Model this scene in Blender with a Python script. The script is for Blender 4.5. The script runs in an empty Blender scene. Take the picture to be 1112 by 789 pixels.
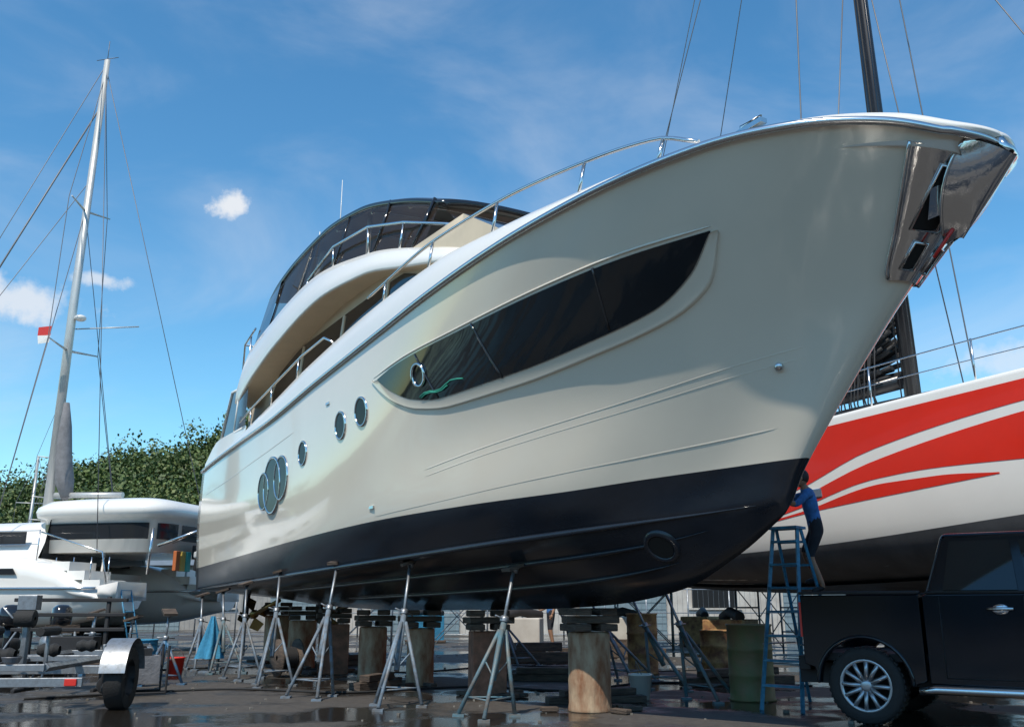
import bpy,bmesh,math,random
import numpy as np
from mathutils import Vector,Matrix
from mathutils.bvhtree import BVHTree
sc=bpy.context.scene
R=random.Random(11)
rad=math.radians
# ---------------------------------------------------------------- world / light / camera
SUNH=(-.42,-.907);EL=54
def make_world():
    W=bpy.data.worlds.new("World");sc.world=W;W.use_nodes=True
    nt=W.node_tree;N=nt.nodes;L=nt.links;bg=N['Background']
    sky=N.new('ShaderNodeTexSky');sky.sky_type='NISHITA';sky.sun_disc=False
    sky.sun_elevation=rad(EL);sky.sun_rotation=math.atan2(SUNH[0],SUNH[1])
    sky.air_density=1.0;sky.dust_density=.1;sky.ozone_density=2.0
    hs=N.new('ShaderNodeHueSaturation');hs.inputs['Saturation'].default_value=1.22;L.new(sky.outputs[0],hs.inputs['Color'])
    gn=N.new('ShaderNodeMixRGB');gn.blend_type='MULTIPLY';gn.inputs[0].default_value=1;L.new(hs.outputs[0],gn.inputs[1]);gn.inputs[2].default_value=(1.02,1.32,1.24,1)
    tc=N.new('ShaderNodeTexCoord')
    nz=N.new('ShaderNodeTexNoise');nz.inputs['Scale'].default_value=22;nz.inputs['Detail'].default_value=8;nz.inputs['Roughness'].default_value=.62
    L.new(tc.outputs['Generated'],nz.inputs['Vector'])
    def blob(c,s,k0,k1,amt):
        v=Vector(c).normalized()
        a=N.new('ShaderNodeVectorMath');a.operation='SUBTRACT';L.new(tc.outputs['Generated'],a.inputs[0]);a.inputs[1].default_value=v
        b=N.new('ShaderNodeVectorMath');b.operation='MULTIPLY';L.new(a.outputs[0],b.inputs[0]);b.inputs[1].default_value=s
        l=N.new('ShaderNodeVectorMath');l.operation='LENGTH';L.new(b.outputs[0],l.inputs[0])
        q=N.new('ShaderNodeMath');q.operation='MULTIPLY_ADD';L.new(l.outputs['Value'],q.inputs[0]);q.inputs[1].default_value=-.55;L.new(nz.outputs['Fac'],q.inputs[2])
        r=N.new('ShaderNodeMapRange');r.interpolation_type='SMOOTHSTEP';L.new(q.outputs[0],r.inputs[0]);r.inputs[1].default_value=k0;r.inputs[2].default_value=k1;r.inputs[3].default_value=0;r.inputs[4].default_value=amt
        return r.outputs[0]
    outs=[blob((-.306,.922,.423),(30,30,42),.10,.36,.95),blob((-.55,.947,.325),(8,8,30),.10,.42,.8),
          blob((-.445,.94,.342),(22,22,70),.10,.38,.7),blob((.56,.965,.262),(9,9,26),.05,.45,.6)]
    mp=N.new('ShaderNodeMapping');mp.inputs['Scale'].default_value=(2.0,3.0,5.0);mp.inputs['Rotation'].default_value=(0,.5,.2);L.new(tc.outputs['Generated'],mp.inputs[0])
    n2=N.new('ShaderNodeTexNoise');n2.inputs['Scale'].default_value=1.5;n2.inputs['Detail'].default_value=9;n2.inputs['Roughness'].default_value=.55;n2.inputs['Distortion'].default_value=.5
    L.new(mp.outputs[0],n2.inputs['Vector'])
    r=N.new('ShaderNodeMapRange');r.interpolation_type='SMOOTHSTEP';L.new(n2.outputs['Fac'],r.inputs[0]);r.inputs[1].default_value=.42;r.inputs[2].default_value=.85;r.inputs[3].default_value=0;r.inputs[4].default_value=.34
    cur=r.outputs[0]
    for o in outs:
        m=N.new('ShaderNodeMath');m.operation='MAXIMUM';L.new(cur,m.inputs[0]);L.new(o,m.inputs[1]);cur=m.outputs[0]
    mx=N.new('ShaderNodeMixRGB');L.new(cur,mx.inputs[0]);L.new(gn.outputs[0],mx.inputs[1]);mx.inputs[2].default_value=(5.6,5.8,6.1,1)
    L.new(mx.outputs[0],bg.inputs[0]);bg.inputs[1].default_value=.15
make_world()
ls=bpy.data.lights.new('sun','SUN');ls.energy=4.4;ls.angle=rad(.5);ls.color=(1,.92,.80)
so=bpy.data.objects.new('sun',ls);sc.collection.objects.link(so)
so.rotation_euler=Vector((SUNH[0]*math.cos(rad(EL)),SUNH[1]*math.cos(rad(EL)),math.sin(rad(EL)))).to_track_quat('Z','Y').to_euler()
cam=bpy.data.cameras.new('camera');co=bpy.data.objects.new('camera',cam);sc.collection.objects.link(co)
co.location=(0,0,1.095);co.rotation_euler=(rad(90+14.84),0,0)
cam.sensor_width=36;cam.lens=36*1000/1112;cam.clip_end=5000;sc.camera=co
sc.view_settings.view_transform='Standard';sc.view_settings.look='None';sc.view_settings.exposure=0
# ---------------------------------------------------------------- materials
def mat(name,c,rough=.5,metal=0,var=0,vscale=3,c2=None,bump=0,bscale=30,coat=0,rvar=0,spec=None,stretch=None):
    m=bpy.data.materials.new(name);m.use_nodes=True;nt=m.node_tree;N=nt.nodes;L=nt.links;b=N['Principled BSDF']
    b.inputs['Base Color'].default_value=(*c,1);b.inputs['Roughness'].default_value=rough;b.inputs['Metallic'].default_value=metal
    b.inputs['Coat Weight'].default_value=coat;b.inputs['Coat Roughness'].default_value=.04
    if spec is not None:b.inputs['Specular IOR Level'].default_value=spec
    tc=N.new('ShaderNodeTexCoord');vec=tc.outputs['Object']
    if stretch:
        mp=N.new('ShaderNodeMapping');mp.inputs['Scale'].default_value=stretch;L.new(vec,mp.inputs[0]);vec=mp.outputs[0]
    if var or c2:
        n=N.new('ShaderNodeTexNoise');n.inputs['Scale'].default_value=vscale;n.inputs['Detail'].default_value=7;n.inputs['Roughness'].default_value=.62;L.new(vec,n.inputs['Vector'])
        if c2 is None:c2=tuple(max(0,x*(1-var)) for x in c)
        r=N.new('ShaderNodeMapRange');r.inputs[1].default_value=.35;r.inputs[2].default_value=.65;L.new(n.outputs['Fac'],r.inputs[0])
        mx=N.new('ShaderNodeMixRGB');mx.inputs[1].default_value=(*c,1);mx.inputs[2].default_value=(*c2,1);L.new(r.outputs[0],mx.inputs[0]);L.new(mx.outputs[0],b.inputs['Base Color'])
        if rvar:
            r2=N.new('ShaderNodeMapRange');r2.inputs[1].default_value=.3;r2.inputs[2].default_value=.7;r2.inputs[3].default_value=max(0,rough-rvar);r2.inputs[4].default_value=min(1,rough+rvar);L.new(n.outputs['Fac'],r2.inputs[0]);L.new(r2.outputs[0],b.inputs['Roughness'])
    if bump:
        n=N.new('ShaderNodeTexNoise');n.inputs['Scale'].default_value=bscale;n.inputs['Detail'].default_value=5;L.new(vec,n.inputs['Vector'])
        bp=N.new('ShaderNodeBump');bp.inputs['Strength'].default_value=bump;bp.inputs['Distance'].default_value=.02;L.new(n.outputs['Fac'],bp.inputs['Height']);L.new(bp.outputs[0],b.inputs['Normal'])
    return m
def glassmat(name,c,alpha,rough=.03):
    m=bpy.data.materials.new(name);m.use_nodes=True;nt=m.node_tree;N=nt.nodes;L=nt.links;b=N['Principled BSDF']
    b.inputs['Base Color'].default_value=(*c,1);b.inputs['Roughness'].default_value=rough
    t=N.new('ShaderNodeBsdfTransparent');t.inputs[0].default_value=(.80,.77,.72,1);x=N.new('ShaderNodeMixShader');x.inputs[0].default_value=alpha
    L.new(t.outputs[0],x.inputs[1]);L.new(b.outputs[0],x.inputs[2]);L.new(x.outputs[0],N['Material Output'].inputs[0]);return m
M_hull=mat('hull_gelcoat',(.74,.67,.555),.12,var=.04,vscale=.5,coat=.6,bump=.012,bscale=1.0)
M_white=mat('white_gelcoat',(.82,.80,.75),.2,var=.03,vscale=.7,coat=.4)
M_anti=mat('antifouling_black',(.010,.013,.019),.20,c2=(.018,.022,.030),vscale=1.3,bump=.05,bscale=60,rvar=.08,stretch=(.35,1,1))
M_beige=mat('beige_lining',(.60,.50,.36),.5,var=.08,vscale=2)
M_glass=mat('dark_glass',(.012,.014,.016),.04,var=.4,vscale=.6,spec=.6)
M_pglass=mat('port_glass',(.006,.007,.009),.12,spec=.12)
M_bglass=mat('blue_glass',(.02,.05,.08),.05,spec=.8)
M_chrome=mat('polished_steel',(.62,.62,.62),.10,1,bump=.15,bscale=5)
M_steel=mat('stainless_tube',(.7,.7,.7),.2,1)
M_blk=mat('black_gloss',(.012,.012,.014),.12,coat=.5)
M_blkm=mat('black_matte',(.02,.02,.022),.7,var=.3,vscale=8)
M_brown=mat('headliner',(.26,.22,.19),.45,var=.15)
M_tint=glassmat('tinted_vinyl',(.05,.035,.028),.45)
M_galv=mat('galvanised',(.36,.38,.40),.45,.7,var=.4,vscale=14,rvar=.12)
M_stand=mat('stand_paint',(.17,.235,.30),.55,.1,c2=(.13,.12,.11),vscale=9,bump=.2)
M_standg=mat('stand_paint_teal',(.09,.20,.25),.55,.1,c2=(.16,.14,.12),vscale=7,bump=.2)
M_conc=mat('pier_stained',(.42,.31,.20),.9,c2=(.19,.07,.028),vscale=5,bump=.8,bscale=18,stretch=(1,1,.4))
M_brick=mat('pier_rust_red',(.34,.15,.09),.9,c2=(.15,.08,.05),vscale=5,bump=.6,bscale=18)
M_grav=mat('gravel',(.24,.22,.19),.9,var=.5,vscale=3)
M_wood=mat('old_timber',(.12,.085,.06),.85,c2=(.04,.03,.024),vscale=4,bump=.8,bscale=12,stretch=(1,1,6))
M_rust=mat('rusty_drum',(.45,.27,.10),.75,c2=(.15,.06,.03),vscale=5,bump=.3)
M_olive=mat('olive_drum',(.16,.19,.08),.55,c2=(.24,.18,.10),vscale=4,bump=.2)
M_red=mat('red_hull',(.74,.030,.014),.22,var=.08,vscale=1,coat=.4)
M_wh2=mat('race_white',(.80,.78,.73),.25,var=.05,vscale=.8,coat=.3)
M_grey=mat('race_bottom',(.085,.088,.095),.6,var=.35,vscale=2)
M_carbon=mat('carbon_spar',(.018,.018,.022),.28,var=.3,vscale=3)
M_rub=mat('tyre_rubber',(.018,.018,.018),.8,bump=.3,bscale=50)
M_alloy=mat('alloy',(.42,.43,.45),.3,.8)
M_truck=mat('truck_paint',(.004,.006,.011),.10,var=.3,vscale=1,spec=.5)
M_blue=mat('blue_ladder',(.05,.26,.42),.5,var=.4,vscale=12,c2=(.03,.13,.22))
M_skin=mat('skin',(.32,.17,.10),.55,var=.1,vscale=20)
M_shirt=mat('blue_shirt',(.05,.19,.48),.85,var=.35,vscale=14,bump=.5,bscale=25)
M_pants=mat('dark_trousers',(.02,.022,.03),.9,var=.3,vscale=14)
M_hair=mat('hair',(.01,.008,.007),.6)
M_cloth=mat('blue_cloth',(.04,.25,.42),.85,var=.3,vscale=8,bump=.5)
M_rope=mat('green_rope',(.03,.28,.20),.8)
M_redp=mat('red_plastic',(.6,.03,.02),.4)
M_lwin=mat('cat_window',(.02,.022,.025),.08)
M_alum=mat('alu_mast',(.55,.55,.53),.4,.4,var=.1)
M_sail=mat('sail_cover',(.20,.20,.21),.85,var=.3,vscale=6,bump=.4)
M_wire=mat('rigging_wire',(.16,.16,.17),.5,.5)
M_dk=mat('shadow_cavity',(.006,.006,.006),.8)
# ---------------------------------------------------------------- mesh builder
class MB:
    def __init__(s):s.v=[];s.f=[];s.m=[];s.s=[]
    def add(s,vs,fs,mi=0,sm=False):
        b=len(s.v);s.v+=[tuple(v) for v in vs];s.f+=[tuple(i+b for i in f) for f in fs];s.m+=[mi]*len(fs);s.s+=[sm]*len(fs)
    def box(s,c,d,mi=0,rot=None,taper=1):
        x,y,z=d[0]/2,d[1]/2,d[2]/2
        vs=[Vector((a*x*(taper if k>0 else 1),b*y*(taper if k>0 else 1),k*z)) for k in(-1,1) for a,b in((-1,-1),(1,-1),(1,1),(-1,1))]
        if rot is not None:vs=[rot@v for v in vs]
        c=Vector(c);s.add([v+c for v in vs],[(3,2,1,0),(4,5,6,7),(0,1,5,4),(1,2,6,5),(2,3,7,6),(3,0,4,7)],mi)
    def tube(s,pts,r,n=8,mi=0,caps=True,sm=True,flat=1):
        pts=[Vector(p) for p in pts];k=len(pts);rs=r if isinstance(r,(list,tuple)) else [r]*k
        t0=(pts[1]-pts[0]).normalized();up=Vector((0,0,1)) if abs(t0.z)<.9 else Vector((1,0,0))
        nrm=(up-t0*up.dot(t0)).normalized();V=[]
        for i,p in enumerate(pts):
            t=((pts[min(i+1,k-1)]-pts[i]).normalized()+(pts[i]-pts[max(i-1,0)]).normalized()).normalized() if 0<i<k-1 else ((pts[1]-pts[0]) if i==0 else (pts[-1]-pts[-2])).normalized()
            nrm=(nrm-t*nrm.dot(t)).normalized();bn=t.cross(nrm)
            for j in range(n):
                a=2*math.pi*j/n;V.append(p+(nrm*math.cos(a)+bn*math.sin(a)*flat)*rs[i])
        F=[(i*n+j,i*n+(j+1)%n,(i+1)*n+(j+1)%n,(i+1)*n+j) for i in range(k-1) for j in range(n)]
        s.add(V,F,mi,sm)
        if caps:
            s.add(V[:n],[tuple(range(n))[::-1]],mi);s.add(V[-n:],[tuple(range(n))],mi)
    def cyl(s,a,b,r0,r1=None,n=12,mi=0,caps=True):s.tube([a,b],[r0,r0 if r1 is None else r1],n,mi,caps)
    def lathe(s,prof,o,ax,n=24,mi=0,sm=True):
        o=Vector(o);ax=Vector(ax).normalized();u=ax.orthogonal().normalized();w=ax.cross(u);V=[]
        for r,h in prof:
            for j in range(n):
                a=2*math.pi*j/n;V.append(o+ax*h+(u*math.cos(a)+w*math.sin(a))*r)
        s.add(V,[(i*n+j,i*n+(j+1)%n,(i+1)*n+(j+1)%n,(i+1)*n+j) for i in range(len(prof)-1) for j in range(n)],mi,sm)
    def grid(s,rows,mi=0,sm=True,flip=False):
        n=len(rows[0]);V=[p for r in rows for p in r];F=[]
        for i in range(len(rows)-1):
            for j in range(n-1):
                q=(i*n+j,(i+1)*n+j,(i+1)*n+j+1,i*n+j+1);F.append(q[::-1] if flip else q)
        s.add(V,F,mi,sm)
    def ell(s,c,d,mi=0,n=16,m=10,rot=None):
        c=Vector(c);rows=[]
        for i in range(m+1):
            a=math.pi*i/m;r=[]
            for j in range(n+1):
                b=2*math.pi*j/n;v=Vector((d[0]*math.sin(a)*math.cos(b),d[1]*math.sin(a)*math.sin(b),d[2]*math.cos(a)))
                if rot is not None:v=rot@v
                r.append(c+v)
            rows.append(r)
        s.grid(rows,mi)
    def extr(s,poly,a,b,axis='y',mi=0):
        n=len(poly);V=[(p[0],a,p[1]) for p in poly]+[(p[0],b,p[1]) for p in poly]
        s.add(V,[tuple(range(n)),tuple(range(2*n-1,n-1,-1))]+[(i,i+n,(i+1)%n+n,(i+1)%n) for i in range(n)],mi)
    def obj(s,name,mats,parent=None,bevel=0,loc=(0,0,0),rz=0,scale=1,seg=2):
        me=bpy.data.meshes.new(name);me.from_pydata(s.v,[],s.f)
        for m in mats:me.materials.append(m)
        me.polygons.foreach_set('material_index',s.m);me.polygons.foreach_set('use_smooth',s.s)
        bm=bmesh.new();bm.from_mesh(me);bmesh.ops.remove_doubles(bm,verts=bm.verts,dist=1e-5);bmesh.ops.recalc_face_normals(bm,faces=bm.faces);bm.to_mesh(me);bm.free()
        o=bpy.data.objects.new(name,me);sc.collection.objects.link(o)
        if parent:o.parent=parent
        o.location=loc;o.rotation_euler=(0,0,rz);o.scale=(scale,)*3
        if bevel:
            md=o.modifiers.new('b','BEVEL');md.width=bevel;md.segments=seg;md.limit_method='ANGLE';md.angle_limit=rad(35)
        return o
def empty(name,loc=(0,0,0),rz=0,scale=1):
    o=bpy.data.objects.new(name,None);sc.collection.objects.link(o);o.location=loc;o.rotation_euler=(0,0,rz);o.scale=(scale,)*3;return o
def pchip(xs,ys,x):
    xs=np.array(xs,float);ys=np.array(ys,float)
    if xs[0]>xs[-1]: xs=xs[::-1];ys=ys[::-1]
    x=min(max(x,xs[0]),xs[-1])
    h=np.diff(xs);d=np.diff(ys)/h;m=np.zeros(len(xs));m[0]=d[0];m[-1]=d[-1]
    for i in range(1,len(xs)-1):
        if d[i-1]*d[i]>0:
            w1=2*h[i]+h[i-1];w2=h[i]+2*h[i-1];m[i]=(w1+w2)/(w1/d[i-1]+w2/d[i])
    i=int(min(max(np.searchsorted(xs,x)-1,0),len(h)-1));t=(x-xs[i])/h[i]
    return float((2*t**3-3*t*t+1)*ys[i]+(t**3-2*t*t+t)*h[i]*m[i]+(-2*t**3+3*t*t)*ys[i+1]+(t**3-t*t)*h[i]*m[i+1])
def P(pts,x,k=1):return pchip([p[0] for p in pts],[p[k] for p in pts],x)
# ---------------------------------------------------------------- motor yacht
YS=.68
Y=empty('motor_yacht',(-7.65*YS,31.16*YS,.46*YS),rad(-60),YS)
CUR=dict(
keel=[(0,0,1.45),(5,0,1.2),(10,0,1.1),(16,0,1.12),(18.4,0,1.19),(20.2,0,1.4),(21.35,0,1.81),(22.1,0,2.2),(22.35,0,2.42)],
chine=[(0,2.65,1.7),(9,2.65,1.85),(14,2.3,2.0),(17.5,1.75,2.15),(20,.95,2.3),(21.5,.4,2.4),(22.4,0,2.5)],
boot=[(0,2.7,2.35),(9.2,2.8,2.55),(14.45,2.55,2.70),(17.45,2.1,2.75),(19.3,1.55,2.79),(20.6,.98,2.87),(21.8,.45,2.93),(22.72,0,2.97)],
kn=[(0,2.78,3.6),(8,2.95,3.65),(14,2.8,3.75),(18,2.25,3.9),(21,1.4,4.0),(23,.5,4.02),(23.65,0,4.0)],
mid=[(0,2.78,4.5),(8,2.98,4.6),(14,2.93,4.7),(18,2.6,4.85),(21,2.0,4.95),(23,1.2,4.95),(24.2,.42,4.88),(24.5,0,4.85)],
sheer=[(0,2.75,5.4),(1.8,2.85,5.43),(8,3.0,5.52),(12.2,3.0,5.79),(16.8,3.0,6.05),(19.8,2.85,6.25),(21.8,2.6,6.32),(23.4,2.12,6.38),(24.4,1.68,6.3),(25.13,1.08,6.17),(25.5,.55,6.02),(25.65,0,5.95)])
def curve(n,w):
    c=CUR[n];e=c[-1][0];ws=[math.sqrt(max(0,1-p[0]/e)) for p in c]
    return np.array([e*(1-w*w),pchip(ws,[p[1] for p in c],w),pchip(ws,[p[2] for p in c],w)])
def section(w,sub=8):
    K,C,B,N,Mi,S=[curve(n,w) for n in('keel','chine','boot','kn','mid','sheer')]
    L=[C,B,N,Mi,S];L=[2*L[0]-L[1]]+L+[2*L[-1]-L[-2]]
    r=[K+(C-K)*t for t in (0,.25,.5,.75)]
    for j in range(4):
        p0,p1,p2,p3=L[j:j+4]
        for k in range(sub):
            t=k/sub;r.append(.5*((2*p1)+(-p0+p2)*t+(2*p0-5*p1+4*p2-p3)*t*t+(-p0+3*p1-3*p2+p3)*t**3))
    r.append(S);return r
NW=110
secs=[section(1-i/NW) for i in range(NW+1)]
nv=len(secs[0])
hb=MB()
for sgn in(-1,1):
    hb.grid([[(p[0],sgn*p[1],p[2]) for p in r[:5]] for r in secs],0)
    hb.grid([[(p[0],sgn*p[1],p[2]) for p in r[4:13]] for r in secs],0)
    hb.grid([[(p[0],sgn*p[1],p[2]) for p in r[12:]] for r in secs],1)
r=secs[0]
hb.add([(p[0],-p[1],p[2]) for p in r]+[(p[0],p[1],p[2]) for p in r[::-1]],[tuple(range(2*nv))],1)
hull=hb.obj('hull',[M_anti,M_hull],Y)
bv=[];bf=[]
for r in secs:bv+=[Vector((p[0],-p[1],p[2])) for p in r]
for i in range(NW):
    for j in range(nv-1):bf.append((i*nv+j,(i+1)*nv+j,(i+1)*nv+j+1,i*nv+j+1))
HB=BVHTree.FromPolygons(bv,bf)
def on(x,z,off=0,bvh=HB):
    h=bvh.ray_cast(Vector((x,-20,z)),Vector((0,1,0)))
    if h[0] is None:return None
    n=h[1]; n=n if n.y<0 else -n
    return h[0]+n*off
def mir(p):return (p[0],-p[1],p[2])
def strip(mb,x0,x1,lo,up,off,mi,nx=60,ny=8,both=True,bvh=HB,flip=False):
    rows=[]
    for i in range(nx+1):
        x=x0+(x1-x0)*i/nx;a,b=lo(x),up(x);row=[]
        for j in range(ny+1):
            z=a+(b-a)*j/ny;p=on(x,z,off,bvh)
            row.append(p)
        if all(q is not None for q in row):rows.append(row)
    mb.grid(rows,mi)
    if both:mb.grid([[mir(p) for p in r] for r in rows],mi)
WU=[(15.46,5.17),(16.0,5.25),(16.59,5.30),(18.37,5.37),(20.59,5.48),(22.02,5.54),(23.02,5.57)]
WL=[(15.46,5.16),(15.94,4.86),(16.64,4.59),(17.43,4.48),(19.27,4.54),(20.75,4.69),(21.85,4.87),(22.52,5.16),(23.02,5.56)]
wb=MB()
strip(wb,15.46,23.02,lambda x:P(WL,x),lambda x:P(WU,x),.012,0,nx=110)
FO=[(15.2,5.21),(15.55,4.93),(16.05,4.64),(16.72,4.42),(17.61,4.32),(19.2,4.37),(20.66,4.52),(21.95,4.73),(22.65,5.02),(23.12,5.56)]
rows=[]
for i in range(141):
    x=15.24+(23.10-15.24)*i/140;zl=P(FO,x);xx=min(max(x,15.47),23.01);zu=P(WL,xx)
    zu=max(zu,zl+.02)
    row=[]
    for t,of in((-.10,.001),(0,.03),(.12,.034),(.95,.004),(1.05,.014)):
        row.append(on(x,zl+(zu-zl)*t,of))
    rows.append(row)
wb.grid(rows,1);wb.grid([[mir(p) for p in r] for r in rows],1)
def hline(mb,pts,r,off,mi,n=60,both=True,flat=1):
    x0,x1=pts[0][0],pts[-1][0];L=[]
    for i in range(n+1):
        x=x0+(x1-x0)*i/n;p=on(x,P(pts,x),off)
        if p is not None:L.append(p)
    k=len(L);rs=[r*min(1,.35+i/8,.35+(k-1-i)/5) for i in range(k)]
    mb.tube(L,rs,6,mi,flat=flat)
    if both:mb.tube([mir(p) for p in L],rs,6,mi,flat=flat)
hline(wb,[(15.3,5.22),(16.0,5.30),(16.59,5.35),(18.37,5.42),(20.59,5.53),(22.02,5.59),(23.05,5.61)],.018,.0,1)
for (xa,za,xb,zb) in((18.7,5.40,19.0,4.52),(21.35,5.53,21.15,4.78),(16.95,5.3,17.35,4.5)):
    q=[on(xa+(xb-xa)*t/8,za+(zb-za)*t/8,.014) for t in range(9)];wb.tube(q,.02,4,2)
c=on(16.95,4.95,.02);nrm=(on(16.95,4.95,1)-on(16.95,4.95,0)).normalized();wb.lathe([(.17,0),(.17,.03),(.21,.03),(.21,0)],c,nrm,24,3)
q=[on(16.85+.16*i,4.60+.03*math.sin(i*1.3)+.012*i,.02) for i in range(9)];wb.tube(q,.014,6,4);wb.tube([p+Vector((0.05,0,-.03)) for p in q[:6]],.012,6,4)
wb.obj('hull_window',[M_glass,M_hull,M_blk,M_chrome,M_rope],Y)
kb=MB()
K1=[(16,3.36),(17.5,3.53),(19.4,3.73),(21.15,3.93),(22.57,4.13),(23.6,4.26)]
hline(kb,K1,.024,-.019,0);hline(kb,[(a,b-.11) for a,b in K1],.020,-.016,0)
hline(kb,[(14.0,2.76),(16.8,2.88),(19.2,3.04),(21.27,3.22),(22.95,3.38)],.042,-.026,0,flat=.7)
hline(kb,[(.3,4.55),(4,4.62),(8,4.8),(11,5.0)],.022,-.015,0)
kb.obj('rub_rails',[M_hull],Y)
sk=MB()
for t,x0,x1 in((1.0,0,22.0),(.68,6,21.2),(.36,9,20.5)):
    for sg in(-1,1):
        L=[]
        for i in range(70):
            x=x0+(x1-x0)*i/69;w=math.sqrt(1-x/22.38);K=curve('keel',w);C=curve('chine',w);p=K+(C-K)*t
            L.append((p[0],sg*p[1]*(1+.01),p[2]-.015))
        rr_=(.04 if t<1 else .05);sk.tube(L,[rr_*min(1,.2+i/8,.1+(69-i)/10) for i in range(70)],6,0,flat=.7)
for sg in(-1,1):
    w=math.sqrt(1-20.4/22.38);K=curve('keel',w);C=curve('chine',w);p=K+(C-K)*.62
    h=HB.find_nearest(Vector((p[0],-p[1],p[2])));c=h[0];d=h[1] if h[1].y<0 else -h[1]
    if sg>0:c=Vector(mir(c));d=Vector(mir(d))
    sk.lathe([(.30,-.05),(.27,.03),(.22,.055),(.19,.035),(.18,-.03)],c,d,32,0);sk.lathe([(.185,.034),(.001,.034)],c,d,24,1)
sk.obj('strakes_and_thruster',[M_anti,M_dk],Y)
pb=MB()
def porthole(x,z,r,both=True,th=1.0):
    for sg in((1,-1) if both else (1,)):
        c=on(x,z,0);n=(on(x,z,1)-c).normalized()
        if sg<0:c=Vector(mir(c));n=Vector(mir(n))
        pb.lathe([(r*(1+.10*th),-.02),(r*(1+.10*th),.025),(r*.97,.03),(r*.95,.012)],c,n,32,0)
        pb.lathe([(r*.96,.014),(.001,.014)],c,n,32,1)
for x,z,r in((14.66,4.72,.26),(13.6,4.63,.26),(11.3,4.4,.25)):porthole(x,z,r)
for x,z,r in((9.75,4.05,.50),(9.05,3.95,.66),(8.35,3.88,.44)):porthole(x,z,r,th=.4)
pb.obj('portholes',[M_chrome,M_pglass],Y)
fb=MB()
c=on(22.9,4.04,0);n=(on(22.9,4.04,1)-c).normalized();fb.lathe([(.055,0),(.055,.04),(.02,.06),(.001,.06)],c,n,14,0)
for x,z in((14.6,2.95),(12.9,5.2)):
    c=on(x,z,.01);fb.box(c,(.2,.03,.05),0)
fb.obj('hull_fittings',[M_chrome],Y)
CAP=[(0,2.68,5.5),(3,2.78,5.66),(5,2.84,5.82),(8,2.90,6.08),(11.4,2.93,6.42),(14.9,2.93,6.66),(17.7,2.87,6.74),(19.5,2.75,6.66),(21.7,2.52,6.52),(23.4,2.02,6.48),(24.45,1.60,6.40),(25.2,1.02,6.27),(25.58,.52,6.12),(25.74,0,6.05)]
def capc(w,dn=0,dz=0):
    e=25.74;ws=[math.sqrt(max(0,1-p[0]/e)) for p in CAP]
    return Vector((e*(1-w*w),-max(0,pchip(ws,[p[1] for p in CAP],w)-dn),pchip(ws,[p[2] for p in CAP],w)+dz))
bb=MB();sl=[]
rows=[]
for i in range(121):
    w=1-i/120;s=curve('sheer',w);S=Vector((s[0],-s[1],s[2]));C=capc(w);md=S.lerp(C,.5)+Vector((0,-.05,0))
    inn=capc(w,.2);inn.x=min(inn.x,25.5);ib=Vector((inn.x,inn.y,s[2]-.25))
    rows.append([S,S.lerp(C,.12)+Vector((0,-.03,0)),md,C+Vector((0,-.0,-.04)),C+Vector((0,.04,0)),inn,ib]);sl.append(S+Vector((.02 if i>110 else 0,-.03,0)))
bb.grid(rows,0);bb.grid([[mir(p) for p in r] for r in rows],0)
dk=[[ (r[6].x,r[6].y*(1-2*k/6),r[6].z) for k in range(7)] for r in rows];bb.grid(dk,0)
full=sl+[Vector(mir(p)) for p in sl[::-1]]
bb.tube(full,.05,8,1)
bb.obj('bulwark_and_deck',[M_white,M_steel],Y)
rb=MB()
RT=[(14.6,2.85,7.0),(17.4,2.72,7.25),(19.35,2.6,7.2),(21.4,2.38,7.02),(22.6,2.1,6.88),(23.2,1.95,6.6)]
L=[Vector((x,-P(RT,x),P(RT,x,2))) for x in np.linspace(14.6,23.2,50)]
for f in(lambda p:p,mir):
    rb.tube([f(p) for p in L],.028,8,0)
    for x in(15.4,17.3,19.35,21.4,22.7):
        w=math.sqrt(1-x/25.74);rb.tube([f(Vector((x,-P(RT,x),P(RT,x,2)))),f(capc(w,.08))],.024,6,0)
    A=[(4.9,6.2),(6,6.36),(8,6.58),(10.4,6.82),(12,6.86),(12.6,6.6)]
    rb.tube([f(Vector((x,-2.84,z))) for x,z in A],.030,8,0)
    for x in(6,8,10.2):rb.tube([f(Vector((x,-2.84,P(A,x)))),f(capc(math.sqrt(1-x/25.74),.06))],.024,6,0)
for sg in(-1,1):
    rb.box((23.9,sg*1.78,6.50),(.4,.10,.06),0);rb.tube([(23.75,sg*1.78,6.5),(23.75,sg*1.78,6.58),(24.05,sg*1.78,6.58),(24.05,sg*1.78,6.5)],.025,6,0)
rb.lathe([(.16,0),(.16,.1),(.09,.14),(.09,.26),(.15,.3),(.15,.34),(.001,.34)],(24.2,.3,6.25),(0,0,1),20,0)
rb.obj('hand_rails',[M_steel],Y)
# anchor pocket in polished steel
ab=MB()
def sv(w,v):
    L=[curve(n,w) for n in('boot','kn','mid','sheer')];L.append(2*L[-1]-L[-2]);p0,p1,p2,p3=L[1],L[2],L[3],L[4];t=v
    return Vector(.5*((2*p1)+(-p0+p2)*t+(2*p0-5*p1+4*p2-p3)*t*t+(-p0+3*p1-3*p2+p3)*t**3))
VW=[(-.08,.066),(0,.078),(.3,.094),(.6,.106),(.85,.114),(.93,.116)]
def pk(e,v,o=0):
    w=abs(e)*P(VW,v);p=sv(w,v) if v>=0 else sv(w,0)+(sv(w,.02)-sv(w,0))*(v/.02)
    s=-1 if e<0 else 1
    return Vector((p.x+(.035+o)*(1-w/.2),s*(p.y+min(1,abs(e)*3)*(.025+o)),p.z-(.012+o*.3)))
rows=[[pk(j/12,-.08+i/24*.98,0 if abs(j)<12 else -.03) for j in range(-12,13)] for i in range(25)]
ab.grid(rows,0)
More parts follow.
